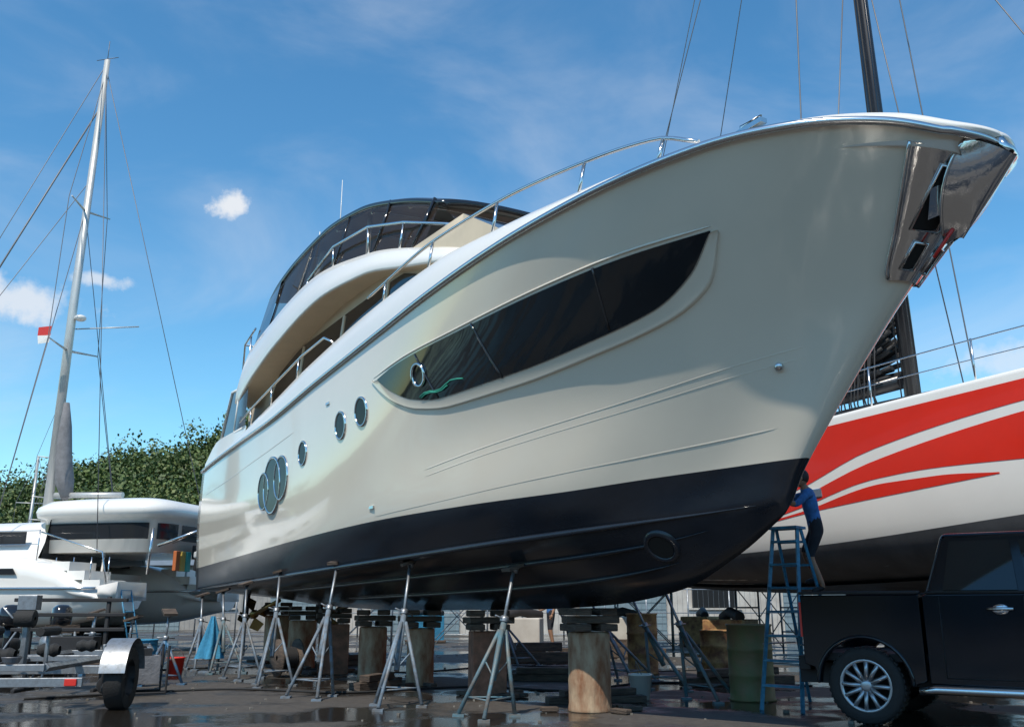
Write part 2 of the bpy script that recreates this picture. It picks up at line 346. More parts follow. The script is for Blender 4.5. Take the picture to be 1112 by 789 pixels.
for sg in(-1,1):
    ab.tube([pk(sg*.98,v,.01) for v in np.linspace(-.07,.9,20)],.022,6,0)
    for v0,v1,e0,e1 in((.34,.78,.18,.72),(.02,.24,.20,.62)):
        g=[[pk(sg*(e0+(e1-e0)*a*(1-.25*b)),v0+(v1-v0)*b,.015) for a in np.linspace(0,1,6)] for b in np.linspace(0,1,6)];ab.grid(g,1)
        o_=[g[0][0],g[0][-1],g[-1][-1],g[-1][0],g[0][0]];ab.tube(o_,.022,6,0)
    ab.add([pk(sg*.25,.75,.03),pk(sg*.62,.62,.03),pk(sg*.45,.40,.10),pk(sg*.2,.48,.12)],[(0,1,2,3)],0)
def fl(sg):
    g=[]
    for i in range(11):
        t=i/10;cx=25.86-.70*t;cz=5.72-.68*t;wd=.40*math.sin(math.pi*min(1,.30+.70*t))**.8+.02;g.append([Vector((cx-.30*(k/6)**1.5*(1-.4*t),sg*wd*k/6,cz+.24*(k/6)**1.4*(1-t)+.03*math.sin(3*k/6))) for k in range(7)])
    return g
for sg in(-1,1):
    g=fl(sg);ab.grid(g,0);ab.grid([[p+Vector((-.035,0,.03)) for p in r] for r in g],0)
    ab.tube([r[-1]+Vector((-.017,0,.015)) for r in g],.024,6,0)
ab.tube([(25.80,0,5.78),(25.72,0,5.95),(25.45,0,6.0),(25.1,0,5.95)],[.05,.06,.06,.05],8,0)
ab.tube([(25.4,-.16,5.93),(25.4,.16,5.93)],.09,12,0)
ab.tube([(25.12,-.1,5.15),(24.95,-.1,5.0),(24.86,-.12,4.9)],.02,5,2)
ab.obj('anchor_pocket',[M_chrome,M_dk,M_redp],Y)
tb=MB();tb.box((-.75,0,2.85),(1.7,5.0,.22),0);tb.box((-.75,0,2.62),(1.4,4.6,.2),1);tb.box((-.3,0,4.2),(.6,2.6,2.0),0);tb.obj('swim_platform',[M_white,M_anti],Y,bevel=.05)
db=MB()
for sg in(-1,1):
    db.grid([[(x,sg*P([(3,2.15),(14,2.15),(17,2.0)],x),z) for z in(5.2,6.45,7.75,8.05)] for x in np.linspace(3,17,15)],0)
    U=[(5.2,6.55),(6.5,7.5),(8.5,7.68),(14.6,7.62),(16.2,6.9)];Lw=[(5.2,6.5),(7,6.48),(16.2,6.75)]
    db.grid([[(x,sg*(P([(3,2.15),(14,2.15),(17,2.0)],x)+.02),z) for z in(P(Lw,x),P(U,x))] for x in np.linspace(5.2,16.2,23)],1)
    for x in(8.2,11.2,13.8):db.box((x,sg*(P([(3,2.15),(14,2.15),(17,2.0)],x)+.03),7.1),(.14,.04,1.15),0,Matrix.Rotation(rad(18),3,'Y'))
    db.add([(17,sg*2,8.05),(17,sg*2,5.6),(19.4,sg*1.75,6.1),(19.4,sg*1.75,6.6)],[(0,1,2,3)],0)
db.add([(17,-2,8.05),(17,2,8.05),(19.4,1.75,6.6),(19.4,-1.75,6.6)],[(0,1,2,3)],1)
db.add([(3,-2.15,5.2),(3,2.15,5.2),(3,2.15,8.05),(3,-2.15,8.05)],[(0,1,2,3)],1)
db.grid([[(x,y*P([(19.3,1.8),(22,1.2),(23,.6)],x),P([(19.3,6.62),(21,6.66),(22.5,6.5),(23,6.2)],x)-.06*y*y) for y in np.linspace(-1,1,9)] for x in np.linspace(19.3,23,14)],2)
db.obj('deckhouse',[M_beige,M_glass,M_white],Y)
UE=[(3.7,2.60,7.05),(4.05,2.68,7.7),(4.7,2.72,8.2),(7.4,2.72,8.6),(10.2,2.62,8.85),(13.3,2.4,8.47),(16.2,2.1,7.66),(17.6,1.9,7.2),(18.5,1.7,6.95)]
LE=[(3.7,2.70,6.90),(4.6,2.78,7.10),(6.0,2.84,7.35),(8,2.86,7.66),(11.3,2.82,7.95),(13.5,2.62,7.86),(15.3,2.4,7.5),(17.6,2.1,6.98),(18.5,1.85,6.78)]
gb=MB();rows=[]
for x in np.concatenate([np.linspace(3.7,5.2,12)[:-1],np.linspace(5.2,18.5,50)]):
    hu,zu=P(UE,x),P(UE,x,2);hl,zl=P(LE,x),P(LE,x,2);zc=min(8.0,zu-.15)
    half=[(1.9,min(zl+.02,8.0)),(hl-.1,zl-.005),(hl-.02,zl),(hl,zl+.05),((hl+hu)/2+.10,zl+(zu-zl)*.45),(hu+.06,zl+(zu-zl)*.8),(hu,zu),(hu-.12,zu+.01),(hu-.17,zu-.08),(hu-.2,zc),(0,zc)]
    rows.append([Vector((x,-h,z)) for h,z in half])
for f in(lambda p:p,lambda p:Vector(mir(p))):
    R2=[[f(p) for p in r] for r in rows]
    gb.grid([r[:3] for r in R2],1);gb.grid([r[2:9] for r in R2],0);gb.grid([r[8:] for r in R2],0)
gb.obj('flybridge_moulding',[M_white,M_beige],Y)
wg=MB()
for sg in(-1,1):
    wg.add([(1.9,sg*2.66,6.15),(5.0,sg*2.72,6.05),(5.15,sg*2.74,7.2),(3.0,sg*2.68,7.45)],[(0,1,2,3)],0)
    wg.tube([(1.9,sg*2.66,6.15),(3.0,sg*2.68,7.45),(4.0,sg*2.7,7.35)],.05,6,1);wg.tube([(1.9,sg*2.66,6.15),(5.0,sg*2.72,6.05)],.05,6,1);wg.tube([(3.6,sg*2.68,6.1),(4.0,sg*2.70,7.35)],.04,6,1)
    wg.grid([[(x,sg*2.74,z) for z in(P([(0,5.5),(5,5.82)],x),P([(0,5.55),(1.9,6.15),(5.0,6.08)],x))] for x in np.linspace(.2,5.2,12)],1)
    wg.tube([(3.3,sg*2.5,7.4),(3.35,sg*2.5,8.9),(4.7,sg*2.55,9.05)],.03,6,2);wg.tube([(3.3,sg*2.5,8.2),(4.7,sg*2.55,8.45)],.025,6,2);wg.tube([(4.0,sg*2.5,7.6),(4.05,sg*2.5,9.0)],.025,6,2)
wg.tube([(3.3,-2.5,8.9),(3.2,0,8.9),(3.3,2.5,8.9)],.03,6,2)
wg.obj('aft_wing',[M_bglass,M_white,M_steel],Y)
HX0,HX1=5.3,15.6
ht=MB();HE=[(4.9,2.35,9.70),(6.5,2.42,9.98),(8,2.4,10.15),(10,2.35,10.22),(12,2.25,10.02),(14,2.05,9.50),(15.6,1.75,8.90),(17,1.35,8.25)]
rows=[];rin=[]
for x in np.linspace(HX0,HX1,46):
    h,z=P(HE,x),P(HE,x,2)
    rows.append([Vector((x,-h*math.cos(a),z+.22*math.sin(a))) for a in np.linspace(0,math.pi,17)]);rin.append([Vector((x,-(h-.1)*math.cos(a),z-.12+.20*math.sin(a))) for a in np.linspace(0,math.pi,17)])
ht.grid(rows,0);ht.grid(rin,1)
for k in(0,-1):ht.grid([[a,b] for a,b in zip([r[k] for r in rows],[r[k] for r in rin])],0)
ht.grid([rows[0],rin[0]],0);ht.grid([rows[-1],rin[-1]],0)
for sg in(-1,1):
    G=[[Vector((x,sg*(P(UE,x)-.1),P(UE,x,2)-.02)),Vector((x+.25*(x<9),sg*(P(HE,x)-.06),P(HE,x,2)-.08))] for x in np.linspace(6.2,15.4,22)]
    ht.grid(G,2)
    for x in(6.3,8.9,11.2,13.3,15):
        ht.tube([(x,sg*(P(UE,x)-.12),P(UE,x,2)),(x+.3,sg*(P(HE,x)-.1),P(HE,x,2)-.05)],.04,6,0)
    ht.add([(4.7,sg*2.62,8.25),(6.4,sg*2.64,8.5),(6.6,sg*2.40,9.95),(5.3,sg*2.38,9.72)],[(0,1,2,3)],0)
    ht.tube([(12.2,sg*2.0,8.4),(12.0,sg*1.9,9.95)],.06,8,3);ht.tube([(8.2,sg*2.1,8.4),(9.0,sg*2.0,10.1)],.09,8,3)
ht.grid([[Vector((15.5,y*1.7,8.85+.12*(1-y*y))),Vector((16.9,y*1.7,7.6))] for y in np.linspace(-1,1,9)],2)
for x in(8.5,10.5,12.5,14.2):
    ht.tube([(x,-(P(HE,x)-.14)*math.cos(a),P(HE,x,2)-.16+.19*math.sin(a)) for a in np.linspace(.1,math.pi-.1,14)],.03,6,4)
ht.box((12.5,.3,8.6),(1.4,1.6,1.1),3);ht.box((10.2,.9,8.5),(1.1,.9,1.3),3);ht.box((14.6,0,8.2),(.6,2.4,.8),3)
ht.obj('hardtop',[M_blk,M_brown,M_tint,M_white,M_steel],Y)
fr=MB()
FR=[(9.6,2.5,9.0),(11.3,2.46,9.3),(13.2,2.34,9.12),(14.6,2.1,8.75),(15.8,1.7,8.35),(16.6,1.0,8.1),(16.9,0,8.0)]
L=[Vector((a,-b-.05,c)) for a,b,c in FR];L=L+[Vector(mir(p)) for p in L[:-1][::-1]];fr.tube(L,.035,8,0)
for x,h,z in FR[:-2]:
    for sg in(-1,1):fr.tube([(x,sg*(h+.05),z),(x,sg*(P(UE,x)-.06),P(UE,x,2))],.028,6,0)
fr.tube([(9.0,-1.6,10.3),(9.0,-1.6,12.2)],[.02,.008],6,1);fr.tube([(6,-1.2,10.0),(6,-1.2,11.4)],[.08,.06],8,1);fr.tube([(6,-1.2,11.4),(6,-1.2,11.9)],.015,6,1)
fr.ell((7,0,10.7),(.45,.45,.22),1);fr.cyl((7,0,10.2),(7,0,10.6),.12,n=10,mi=1)
fr.obj('flybridge_rails_and_aerials',[M_steel,M_white],Y)
mb=MB()
for sg in(-1,1):
    mb.tube([(4.2,sg*1.2,1.35),(1.6,sg*1.2,.95)],.06,8,0);mb.lathe([(.001,-.1),(.12,0),(.13,.2),(.001,.35)],(1.5,sg*1.2,.94),(1,0,.15),14,0)
    for k in range(4):
        a=k*math.pi/2+.3;d=Vector((0,math.cos(a),math.sin(a)));e=Vector((.12,-math.sin(a)*.2,math.cos(a)*.2));c=Vector((1.6,sg*1.2,.95));mb.add([c+d*.08,c+d*.35+e,c+d*.52,c+d*.35-e],[(0,1,2,3)],0)
    mb.extr([(.9,1.55),(.35,1.55),(.3,.7),(.75,.65)],sg*1.2-.04,sg*1.2+.04,mi=1)
mb.obj('running_gear',[mat('bronze',(.35,.22,.08),.4,1,var=.3),M_anti],Y)
# ---------------------------------------------------------------- jack stands
def jack(base,top,rot=0,m=M_stand,gr=False):
    mb=MB();B=Vector(base);T=Vector(top);B.z=0;ap=B.lerp(T,.56)
    for k in range(3):
        a=rot+k*2*math.pi/3;f=B+Vector((math.cos(a),math.sin(a),0))*.34
        mb.tube([ap+(f-B)*.10,f+Vector((0,0,.03))],.022,8,0);mb.box(f+Vector((0,0,.012)),(.12,.12,.024),0)
        a2=rot+(k+1)*2*math.pi/3;g=B+Vector((math.cos(a2),math.sin(a2),0))*.34
        mb.tube([f.lerp(ap,.22),g.lerp(ap,.22)],.009,6,0)
        mb.tube([f.lerp(ap,.62),B.lerp(ap,.45)],.010,5,0)
    mb.tube([B.lerp(ap,.42),ap+(T-ap)*.12],.034,10,0)
    mb.tube([ap,T-(T-ap).normalized()*.05],.019,10,1)
    dd=(T-ap).normalized();c=ap+(T-ap)*.16;mb.lathe([(.045,-.03),(.05,0),(.045,.03),(.02,.03)],c,dd,8,1)
    s=dd.orthogonal().normalized();mb.tube([c-s*.14,c+s*.14],.009,6,1)
    q=T;mb.box(q-Vector((0,0,.02)),(.24,.20,.035),2,Matrix.Rotation(rot,3,'Z')@Matrix.Rotation(rad(-18),3,'Y'));mb.cyl(q-Vector((0,0,.09)),q-Vector((0,0,.02)),.03,.05,10,1)
    mb.obj('jack_stand',[m,M_galv,M_wood])
M_g=M_standg
for b,t,rt,m in(((-.27,10.05),(.03,10.4,1.55),.5,M_g),((-1.36,11.05),(-1.26,11.7,1.66),.2,M_stand),((-2.5,12.2),(-2.42,13.1,1.74),.9,M_stand),
  ((-3.5,14.0),(-3.66,14.9,1.68),.3,M_stand),((-4.3,15.4),(-4.54,16.2,1.52),.7,M_stand),((-5.0,16.8),(-5.36,17.6,1.42),.1,M_g),((-5.75,17.8),(-6.1,18.7,1.36),.6,M_stand),
  ((2.45,11.9),(1.95,12.4,1.42),.5,M_g),((2.25,13.4),(1.7,13.9,1.35),.9,M_g),((1.9,14.9),(1.2,15.3,1.3),.3,M_stand),((1.35,16.4),(.7,16.9,1.3),.3,M_g),((.2,18.6),(-.4,19,1.3),.3,M_stand)):
    jack(b+(0,),t,rt,m)
# ---------------------------------------------------------------- keel piers
def pier(x,y,h,r,m,sq=False,rz=.2):
    mb=MB();hb=h-.26
    if sq:mb.box((0,0,hb/2),(r*2,r*1.8,hb),0)
    else:
        pr=[(0,0.0),(r*1.05,.0),(r*1.03,.04),(r,.09)]+[(r*(1+R.uniform(-.015,.015)),.09+(hb-.12)*k/9) for k in range(1,10)]+[(r*.97,hb),(r*.9,hb+.005),(0,hb+.005)]
        mb.lathe(pr,(0,0,0),(0,0,1),26,0)
    z=hb+.01
    for k in range(3):
        d=.085;rot=Matrix.Rotation(R.uniform(-.15,.15)+(0 if k%2 else 1.57),3,'Z')
        if k%2:mb.box((R.uniform(-.03,.03),0,z+d/2),(.60,.40,d-.006),1,rot)
        else:
            for s in(-.16,.16):mb.box(rot@Vector((0,s,0))+Vector((0,0,z+d/2)),(R.uniform(.46,.6),.2,d-.006),1,rot)
        z+=d
    for k in range(6):
        a=R.uniform(0,6.28);rr=r+R.uniform(.08,.3);mb.box((math.cos(a)*rr,math.sin(a)*rr,.03),(R.uniform(.1,.3),.1,.05),1,Matrix.Rotation(a,3,'Z'))
    mb.obj('keel_pier',[m,M_wood],loc=(x,y,0),rz=rz,bevel=.012)
pier(.86,10.75,1.09,.235,M_conc)
pier(-.32,12.5,1.06,.22,M_brick,True);pier(-1.35,14.2,1.06,.2,M_conc);pier(-2.2,15.2,1.06,.22,M_conc);pier(-3.1,16.7,1.08,.26,M_brick,True);pier(-4.0,18.3,1.12,.26,M_conc);pier(-4.9,20,1.2,.26,M_conc)
# ---------------------------------------------------------------- ground
def ground():
    mb=MB();n=60;xs=np.sinh(np.linspace(-4.6,4.6,n))*12;rows=[[(x,y+20,0) for x in xs] for y in xs];mb.grid(rows,0)
    m=bpy.data.materials.new('wet_yard');m.use_nodes=True;nt=m.node_tree;N=nt.nodes;L=nt.links;b=N['Principled BSDF'];tc=N.new('ShaderNodeTexCoord')
    def noise(s,d=6,r=.6):
        q=N.new('ShaderNodeTexNoise');q.inputs['Scale'].default_value=s;q.inputs['Detail'].default_value=d;q.inputs['Roughness'].default_value=r;L.new(tc.outputs['Object'],q.inputs['Vector']);return q.outputs['Fac']
    def mr(i,a,b_,c,d):
        q=N.new('ShaderNodeMapRange');L.new(i,q.inputs[0]);q.inputs[1].default_value=a;q.inputs[2].default_value=b_;q.inputs[3].default_value=c;q.inputs[4].default_value=d;return q.outputs[0]
    def mix(f,a,b_):
        q=N.new('ShaderNodeMixRGB');L.new(f,q.inputs[0])
        for k,v in((1,a),(2,b_)):
            if isinstance(v,tuple):q.inputs[k].default_value=(*v,1)
            else:L.new(v,q.inputs[k])
        return q.outputs[0]
    big=noise(.38,7,.62);fine=noise(9,6,.7);grit=noise(60,3,.6)
    wet=mr(big,.45,.53,0,1)
    dry=mix(mr(fine,.35,.65,0,1),(.085,.075,.064),(.048,.042,.036))
    dry=mix(mr(grit,.6,.72,0,1),dry,(.16,.14,.12))
    col=mix(wet,dry,(.022,.019,.016));L.new(col,b.inputs['Base Color'])
    rg=mix(wet,(.75,.75,.75),(.07,.07,.07));L.new(rg,b.inputs['Roughness'])
    bh=N.new('ShaderNodeMath');bh.operation='MULTIPLY_ADD';L.new(fine,bh.inputs[0]);bh.inputs[1].default_value=.6;L.new(grit,bh.inputs[2])
    bp=N.new('ShaderNodeBump');bp.inputs['Distance'].default_value=.02;L.new(bh.outputs[0],bp.inputs['Height']);L.new(mr(wet,0,1,.7,.05),bp.inputs['Strength']);L.new(bp.outputs[0],b.inputs['Normal'])
    mb.obj('ground',[m])
ground()
# ---------------------------------------------------------------- racing sailboat
RS=empty('racing_sailboat',(5.3+2.3,16+1.0,0),math.atan2(-.917,.4))
def bot(x):return P([(-13,2.6),(-9,1.75),(-2,1.38),(4,1.5),(8,1.9),(10.5,2.6)],x)
def rhalf(x):return P([(-13,2.0),(-8,2.35),(0,2.5),(5,2.1),(8,1.3),(10.5,.15)],x)
def rpt(x):
    h=rhalf(x);zs=4.28+.008*max(0,x)**1.5;zk=bot(x)
    L=[(0,zk),(.35,zk+.02),(.68,zk+.16),(.86,zk+.45),(.94,zk+.8),(.975,zk+1.3),(.99,zk+1.9),(1.0,zs-.06),(.99,zs)]
    out=[]
    for t in np.linspace(0,8,25):
        out.append((pchip(range(9),[q[0] for q in L],t)*h,pchip(range(9),[q[1] for q in L],t)))
    return out
xs=list(np.linspace(-13,10.5,60));rr=[[(x,-h,z) for h,z in rpt(x)] for x in xs]
rbv=[Vector(p) for r in rr for p in r];n_=25;RB=BVHTree.FromPolygons(rbv,[(i*n_+j,(i+1)*n_+j,(i+1)*n_+j+1,i*n_+j+1) for i in range(len(xs)-1) for j in range(n_-1)])
mb=MB();mb.grid(rr,0);mb.grid([[mir(p) for p in r] for r in rr],0)
mb.add([p for p in rr[0]]+[mir(p) for p in rr[0][::-1]],[tuple(range(50))],0)
mb.grid([[(r[-1][0],r[-1][1]*k,r[-1][2]+.12*(1-k*k)) for k in(1,.6,.2,-.2,-.6,-1)] for r in rr],0)
mb.obj('hull',[M_wh2],RS)
mb=MB()
def st(lo,up,x0,x1,off,mi,ny=4):strip(mb,x0,x1,lo,up,off,mi,nx=50,ny=ny,bvh=RB)
BT=[(-12.5,2.1),(-6,2.1),(-.6,2.14),(4,2.37),(9,2.75)]
st(lambda x:bot(x)+.004,lambda x:P(BT,x),-12,9.8,.006,1,10)
mb.grid([[(x,k*rhalf(x)*.7,bot(x)-.008+.10*abs(k)**3) for k in np.linspace(-1,1,9)] for x in np.linspace(-12,9.5,30)],1)
U=[(-12,4.12),(0,4.12),(10,4.4)]
S1=[(-12,2.4),(-3,2.75),(-.45,3.15),(1.2,3.57),(4.1,3.90),(7,4.05)]
T1=[(-12,2.3),(-3,2.6),(-.45,3.0),(1.2,3.38),(4.1,3.76),(7,3.97)]
T2=[(-12,2.25),(-3,2.5),(-.45,2.82),(1.2,3.10),(2.2,3.14),(4.1,3.08),(7,3.0)]
st(lambda x:P(S1,x),lambda x:P(U,x),-12,7,.006,0,5);st(lambda x:P(T2,x),lambda x:P(T1,x),-12,6.8,.006,0,5)
st(lambda x:P([(-3,2.45),(-.45,2.70),(2.2,2.86),(3.4,2.93)],x),lambda x:P([(-3,2.5),(-.45,2.75),(1.5,3.02),(2.4,3.02),(3.4,2.95)],x),-3,3.4,.006,0,3)
mb.obj('hull_graphics',[M_red,M_grey],RS)
mb=MB()
c=on(-.2,3.02,.01,RB);mb.box(c,(.5,.03,.16),0,Matrix.Rotation(.05,3,'Z'));mb.box((0,0,.8),(2.2,.35,1.3),1);mb.box((0,0,.12),(2.6,.7,.22),1)
mb.obj('keel_fin_and_port',[M_steel,M_grey],RS,bevel=.06)
mb=MB()
mb.grid([[(x,y*P([(-6,1.1),(-2,1.3),(2,.9),(4,.3)],x),4.35+P([(-6,.35),(-2,.5),(2,.45),(4,.05)],x)*(1-abs(y)**4)) for y in np.linspace(-1,1,11)] for x in np.linspace(-6,4,20)],0)
mb.grid([[(x,-P([(-6,1.1),(-2,1.3),(2,.9),(4,.3)],x)*.985,4.4+z) for z in(.12,.30)] for x in np.linspace(-5,1.5,12)],1)
for sx in(-1,1):
    mb.tube([(x,sx*(rhalf(x)-.08),4.95) for x in np.linspace(-12,9.5,30)],.011,5,2);mb.tube([(x,sx*(rhalf(x)-.08),4.65) for x in np.linspace(-12,9.5,30)],.009,5,2)
    for x in np.arange(-12,9.6,1.9):mb.tube([(x,sx*(rhalf(x)-.08),4.25),(x,sx*(rhalf(x)-.08),4.97)],.016,6,2)
mb.obj('deck_gear',[M_wh2,M_lwin,M_steel],RS)
mb=MB();rk=-.022
def mz(z):return Vector((rk*(z-4.3),0,z))
mb.tube([mz(4.3),mz(12),mz(20),mz(29)],[.17,.16,.14,.08],12,0,flat=.75)
for z,l in((17,1.3),(23,1.0)):
    for s in(-1,1):mb.tube([mz(z),mz(z)+Vector((-.25,s*l,.05))],[.05,.025],6,0)
for s in(-1,1):
    mb.tube([(-.3,s*2.2,4.3),mz(17)+Vector((-.25,s*1.3,.05)),mz(23)+Vector((-.25,s,.05)),mz(28)],.016,5,1,caps=False)
    mb.tube([(-.3,s*1.9,4.3),mz(16.5)],.014,5,1);mb.tube([(-11,s*1.5,4.3),mz(26)],.013,5,1)
mb.tube([(10.2,0,4.6),mz(28)],.02,6,0);mb.tube([(6,0,4.4),mz(19)],.012,5,1);mb.tube([(-12.6,0,4.4),mz(29)],.012,5,1)
for k in range(6):mb.tube([mz(4.6)+Vector((.5+.12*k,-.5-.12*k,0)),mz(15+k)+Vector((.15,-.05,0))],.014,5,0)
mb.tube([mz(4.4)+Vector((.1,-.24,0)),mz(18)+Vector((.1,-.2,0))],.018,5,2);mb.tube([mz(4.4)+Vector((.0,-.3,0)),mz(22)+Vector((.1,-.2,0))],.014,5,2)
mb.tube([mz(5.3)+Vector((-.2,0,0)),(-8,0,5.3)],[.15,.12],10,0)
rs=random.Random(3)
for k in range(60):
    y=rs.uniform(-.34,.34);z=rs.uniform(5.35,6.6);ln=rs.uniform(2.5,6.5);x0=rs.uniform(.2,.5)
    mb.tube([(-x-x0,y+.04*math.sin(x*4+k),z-(z-5.45)*min(1,x/6)+.03*math.sin(x*5+k)+.4*math.exp(-x/.8)*(z-5.4)) for x in np.linspace(0,ln,18)],rs.uniform(.03,.06),6,2)
for k in range(26):
    a=rs.uniform(-.4,.4);mb.tube([(-.4-.09*k,-.38,6.5-.06*k),(-.45-.09*k,-.52,5.3+a),(-.4-.1*k,-.42,4.6)],.016,5,2)
mb.obj('mast_and_rigging',[M_carbon,M_wire,M_blkm],RS)
mb=MB()
for i in range(6):mb.ell((-2.6-.5*i,-1.6+.1*(i%2),4.55),(.4,.35,.2+.05*(i%3)),i%2)
mb.obj('deck_bags',[M_cloth,M_blkm],RS)
# ---------------------------------------------------------------- pickup truck
def wheel(mb,c,r,w,side,mt=0,ma=1,md=2):
    c=Vector(c);ax=Vector((0,side,0))
    mb.lathe([(r*.66,-w/2),(r*.93,-w/2),(r*.985,-w*.42),(r,-w*.25),(r,w*.25),(r*.985,w*.42),(r*.93,w/2),(r*.70,w/2),(r*.66,w*.45)],c,ax,40,mt)
    for k in range(40):
        a=2*math.pi*k/40;mb.box(c+Vector((math.cos(a)*r,0,math.sin(a)*r)),(.03,w*.75,.014),mt,Matrix.Rotation(-a+math.pi/2,3,'Y'))
    mb.lathe([(r*.67,w*.47),(r*.63,w*.47),(r*.58,w*.2),(r*.56,-w*.2),(0.001,-w*.2)],c,ax,32,md)
    mb.lathe([(r*.70,w*.46),(r*.66,w*.52),(r*.61,w*.44)],c,ax,40,ma)
    mb.lathe([(r*.17,w*.2),(r*.17,w*.44),(r*.10,w*.48),(.001,w*.48)],c,ax,18,ma)
    for k in range(6):
        a=2*math.pi*k/6+.2;d=Vector((math.cos(a),0,math.sin(a)));p=Vector((-math.sin(a),0,math.cos(a)))
        for s in(-1,1):mb.tube([c+ax*w*.36+d*r*.12+p*s*.012,c+ax*w*.42+d*r*.40+p*s*.035,c+ax*w*.40+d*r*.64+p*s*.06],[.026,.022,.024],6,ma)
def arch(cx,cz,r,a0,a1,n=14):return[(cx+r*math.cos(a),cz+r*math.sin(a)) for a in np.linspace(a0,a1,n)]
T=empty('pickup_truck',(3.16,10.78,0),rad(-35))
rw=.36;wx=.98;CB=1.58;q0=CB-1.83;fx=4.1+q0
mb=MB()
t0=.40
side=[(t0,.55),(t0,1.22),(CB-.03,1.22),(CB-.03,.42)]+arch(wx,.37,.435,0,math.pi)+[(t0+.10,.52)]
for s in(-1,1):
    a,b=(s*.90,s*.80);mb.extr(side,a,b,mi=0)
    mb.extr([(t0-.01,1.225),(t0-.01,1.255),(CB-.03,1.255),(CB-.03,1.225)],s*.915,s*.79,mi=1)
    mb.tube([(x,s*.90,z) for x,z in arch(wx,.37,.45,0.0,math.pi,18)],.022,6,0)
    mb.tube([(x,s*.90,z) for x,z in arch(fx,.37,.45,0,math.pi,18)],.022,6,0)
mb.box((t0+.04,0,.88),(.07,1.58,.68),0);mb.box(((t0+CB)/2,0,.62),(CB-t0-.05,1.58,.08),1);mb.box((CB-.07,0,.9),(.06,1.58,.62),0);mb.box((t0-.05,0,.55),(.12,1.5,.14),1)
cabl=[(CB,.40),(CB,1.20),(CB+.03,1.22),(4.0+q0,1.22),(4.9+q0,1.10),(5.08+q0,.98),(5.12+q0,.50),(4.9+q0,.42)]+arch(fx,.37,.435,0,math.pi)+[(3.5+q0,.36)]
mb.extr(cabl,-.90,.90,mi=0)
mb.obj('body',[M_truck,M_blkm,M_glass,M_chrome,M_chrome],T,bevel=.028,seg=3)
mb=MB()
zb,zt=1.22,1.80
def gp(x0,t,s,o=0):
    return Vector((x0+q0,s*((.88)+( .70-.88)*t+o),zb+(zt-zb)*t))
base=[(1.84,-.88),(1.84,.88),(4.05,.86),(4.05,-.86)];top=[(2.02,-.70),(2.02,.70),(3.25,.69),(3.25,-.69)]
V=[(x+q0,y,zb-.02) for x,y in base]+[(x+q0,y,zt) for x,y in top]
mb.add(V,[(3,2,1,0),(4,5,6,7),(0,1,5,4),(1,2,6,5),(2,3,7,6),(3,0,4,7)],0)
mb.obj('cab',[M_truck],T,bevel=.05,seg=3)
mb=MB()
for s in(-1,1):
    for (xa,xb,ta,tb) in((2.02,2.66,2.10,2.62),(2.74,3.78,2.70,3.18)):
        mb.add([gp(xa,.06,s,.006),gp(xb,.06,s,.006),gp(tb,.86,s,.006),gp(ta,.86,s,.006)],[(0,1,2,3)],0)
    for x in(1.98,2.70,3.72):mb.tube([(x+q0,s*.903,1.2),(x+q0,s*.903,.46)],.005,4,1)
    mb.tube([(1.98+q0,s*.903,.46),(3.6+q0,s*.903,.46)],.005,4,1)
    for x in(2.50,3.40):
        mb.ell((x+q0,s*.905,1.08),(.075,.02,.05),2);mb.tube([(x-.11+q0,s*.93,1.085),(x+.11+q0,s*.93,1.085)],.016,8,2)
    mb.tube([(1.86+q0,s*.90,1.232),(4.0+q0,s*.90,1.232)],.010,6,1)
    mb.box((3.62+q0,s*1.02,1.30),(.12,.2,.16),2)
    mb.tube([(1.75+q0,s*.98,.33),(1.9+q0,s*1.0,.36),(3.45+q0,s*1.0,.36),(3.6+q0,s*.98,.33)],.042,10,3);
    for x in(2.1,3.3):mb.tube([(x+q0,s*1.0,.36),(x+q0,s*.7,.42)],.02,6,1)
    mb.box((t0-.005,s*.84,.98),(.03,.11,.34),4)
mb.add([(3.98+q0,-.76,1.27),(3.98+q0,.76,1.27),(3.31+q0,.64,1.76),(3.31+q0,-.64,1.76)],[(0,1,2,3)],0)
mb.add([(1.868+q0,-.74,1.32),(1.868+q0,.74,1.32),(1.978+q0,.62,1.72),(1.978+q0,-.62,1.72)],[(0,1,2,3)],0)
mb.box((5.10+q0,0,.85),(.06,1.1,.22),2);mb.box((5.14+q0,0,.55),(.12,1.7,.2),1)
for s in(-1,1):mb.ell((5.0+q0,s*.72,.92),(.14,.16,.1),2)
mb.box((2.6+q0,0,.45),(4.2,1.2,.2),1)
mb.obj('trim_and_glass',[M_glass,M_blkm,M_chrome,M_steel,M_redp],T)
for i,(x,s) in enumerate(((wx,-1),(wx,1),(fx,-1),(fx,1))):
    mb=MB();wheel(mb,(x,s*.77,rw),rw,.25,s);mb.obj('wheel_%d'%(i+1),[M_rub,M_alloy,M_blkm],T)
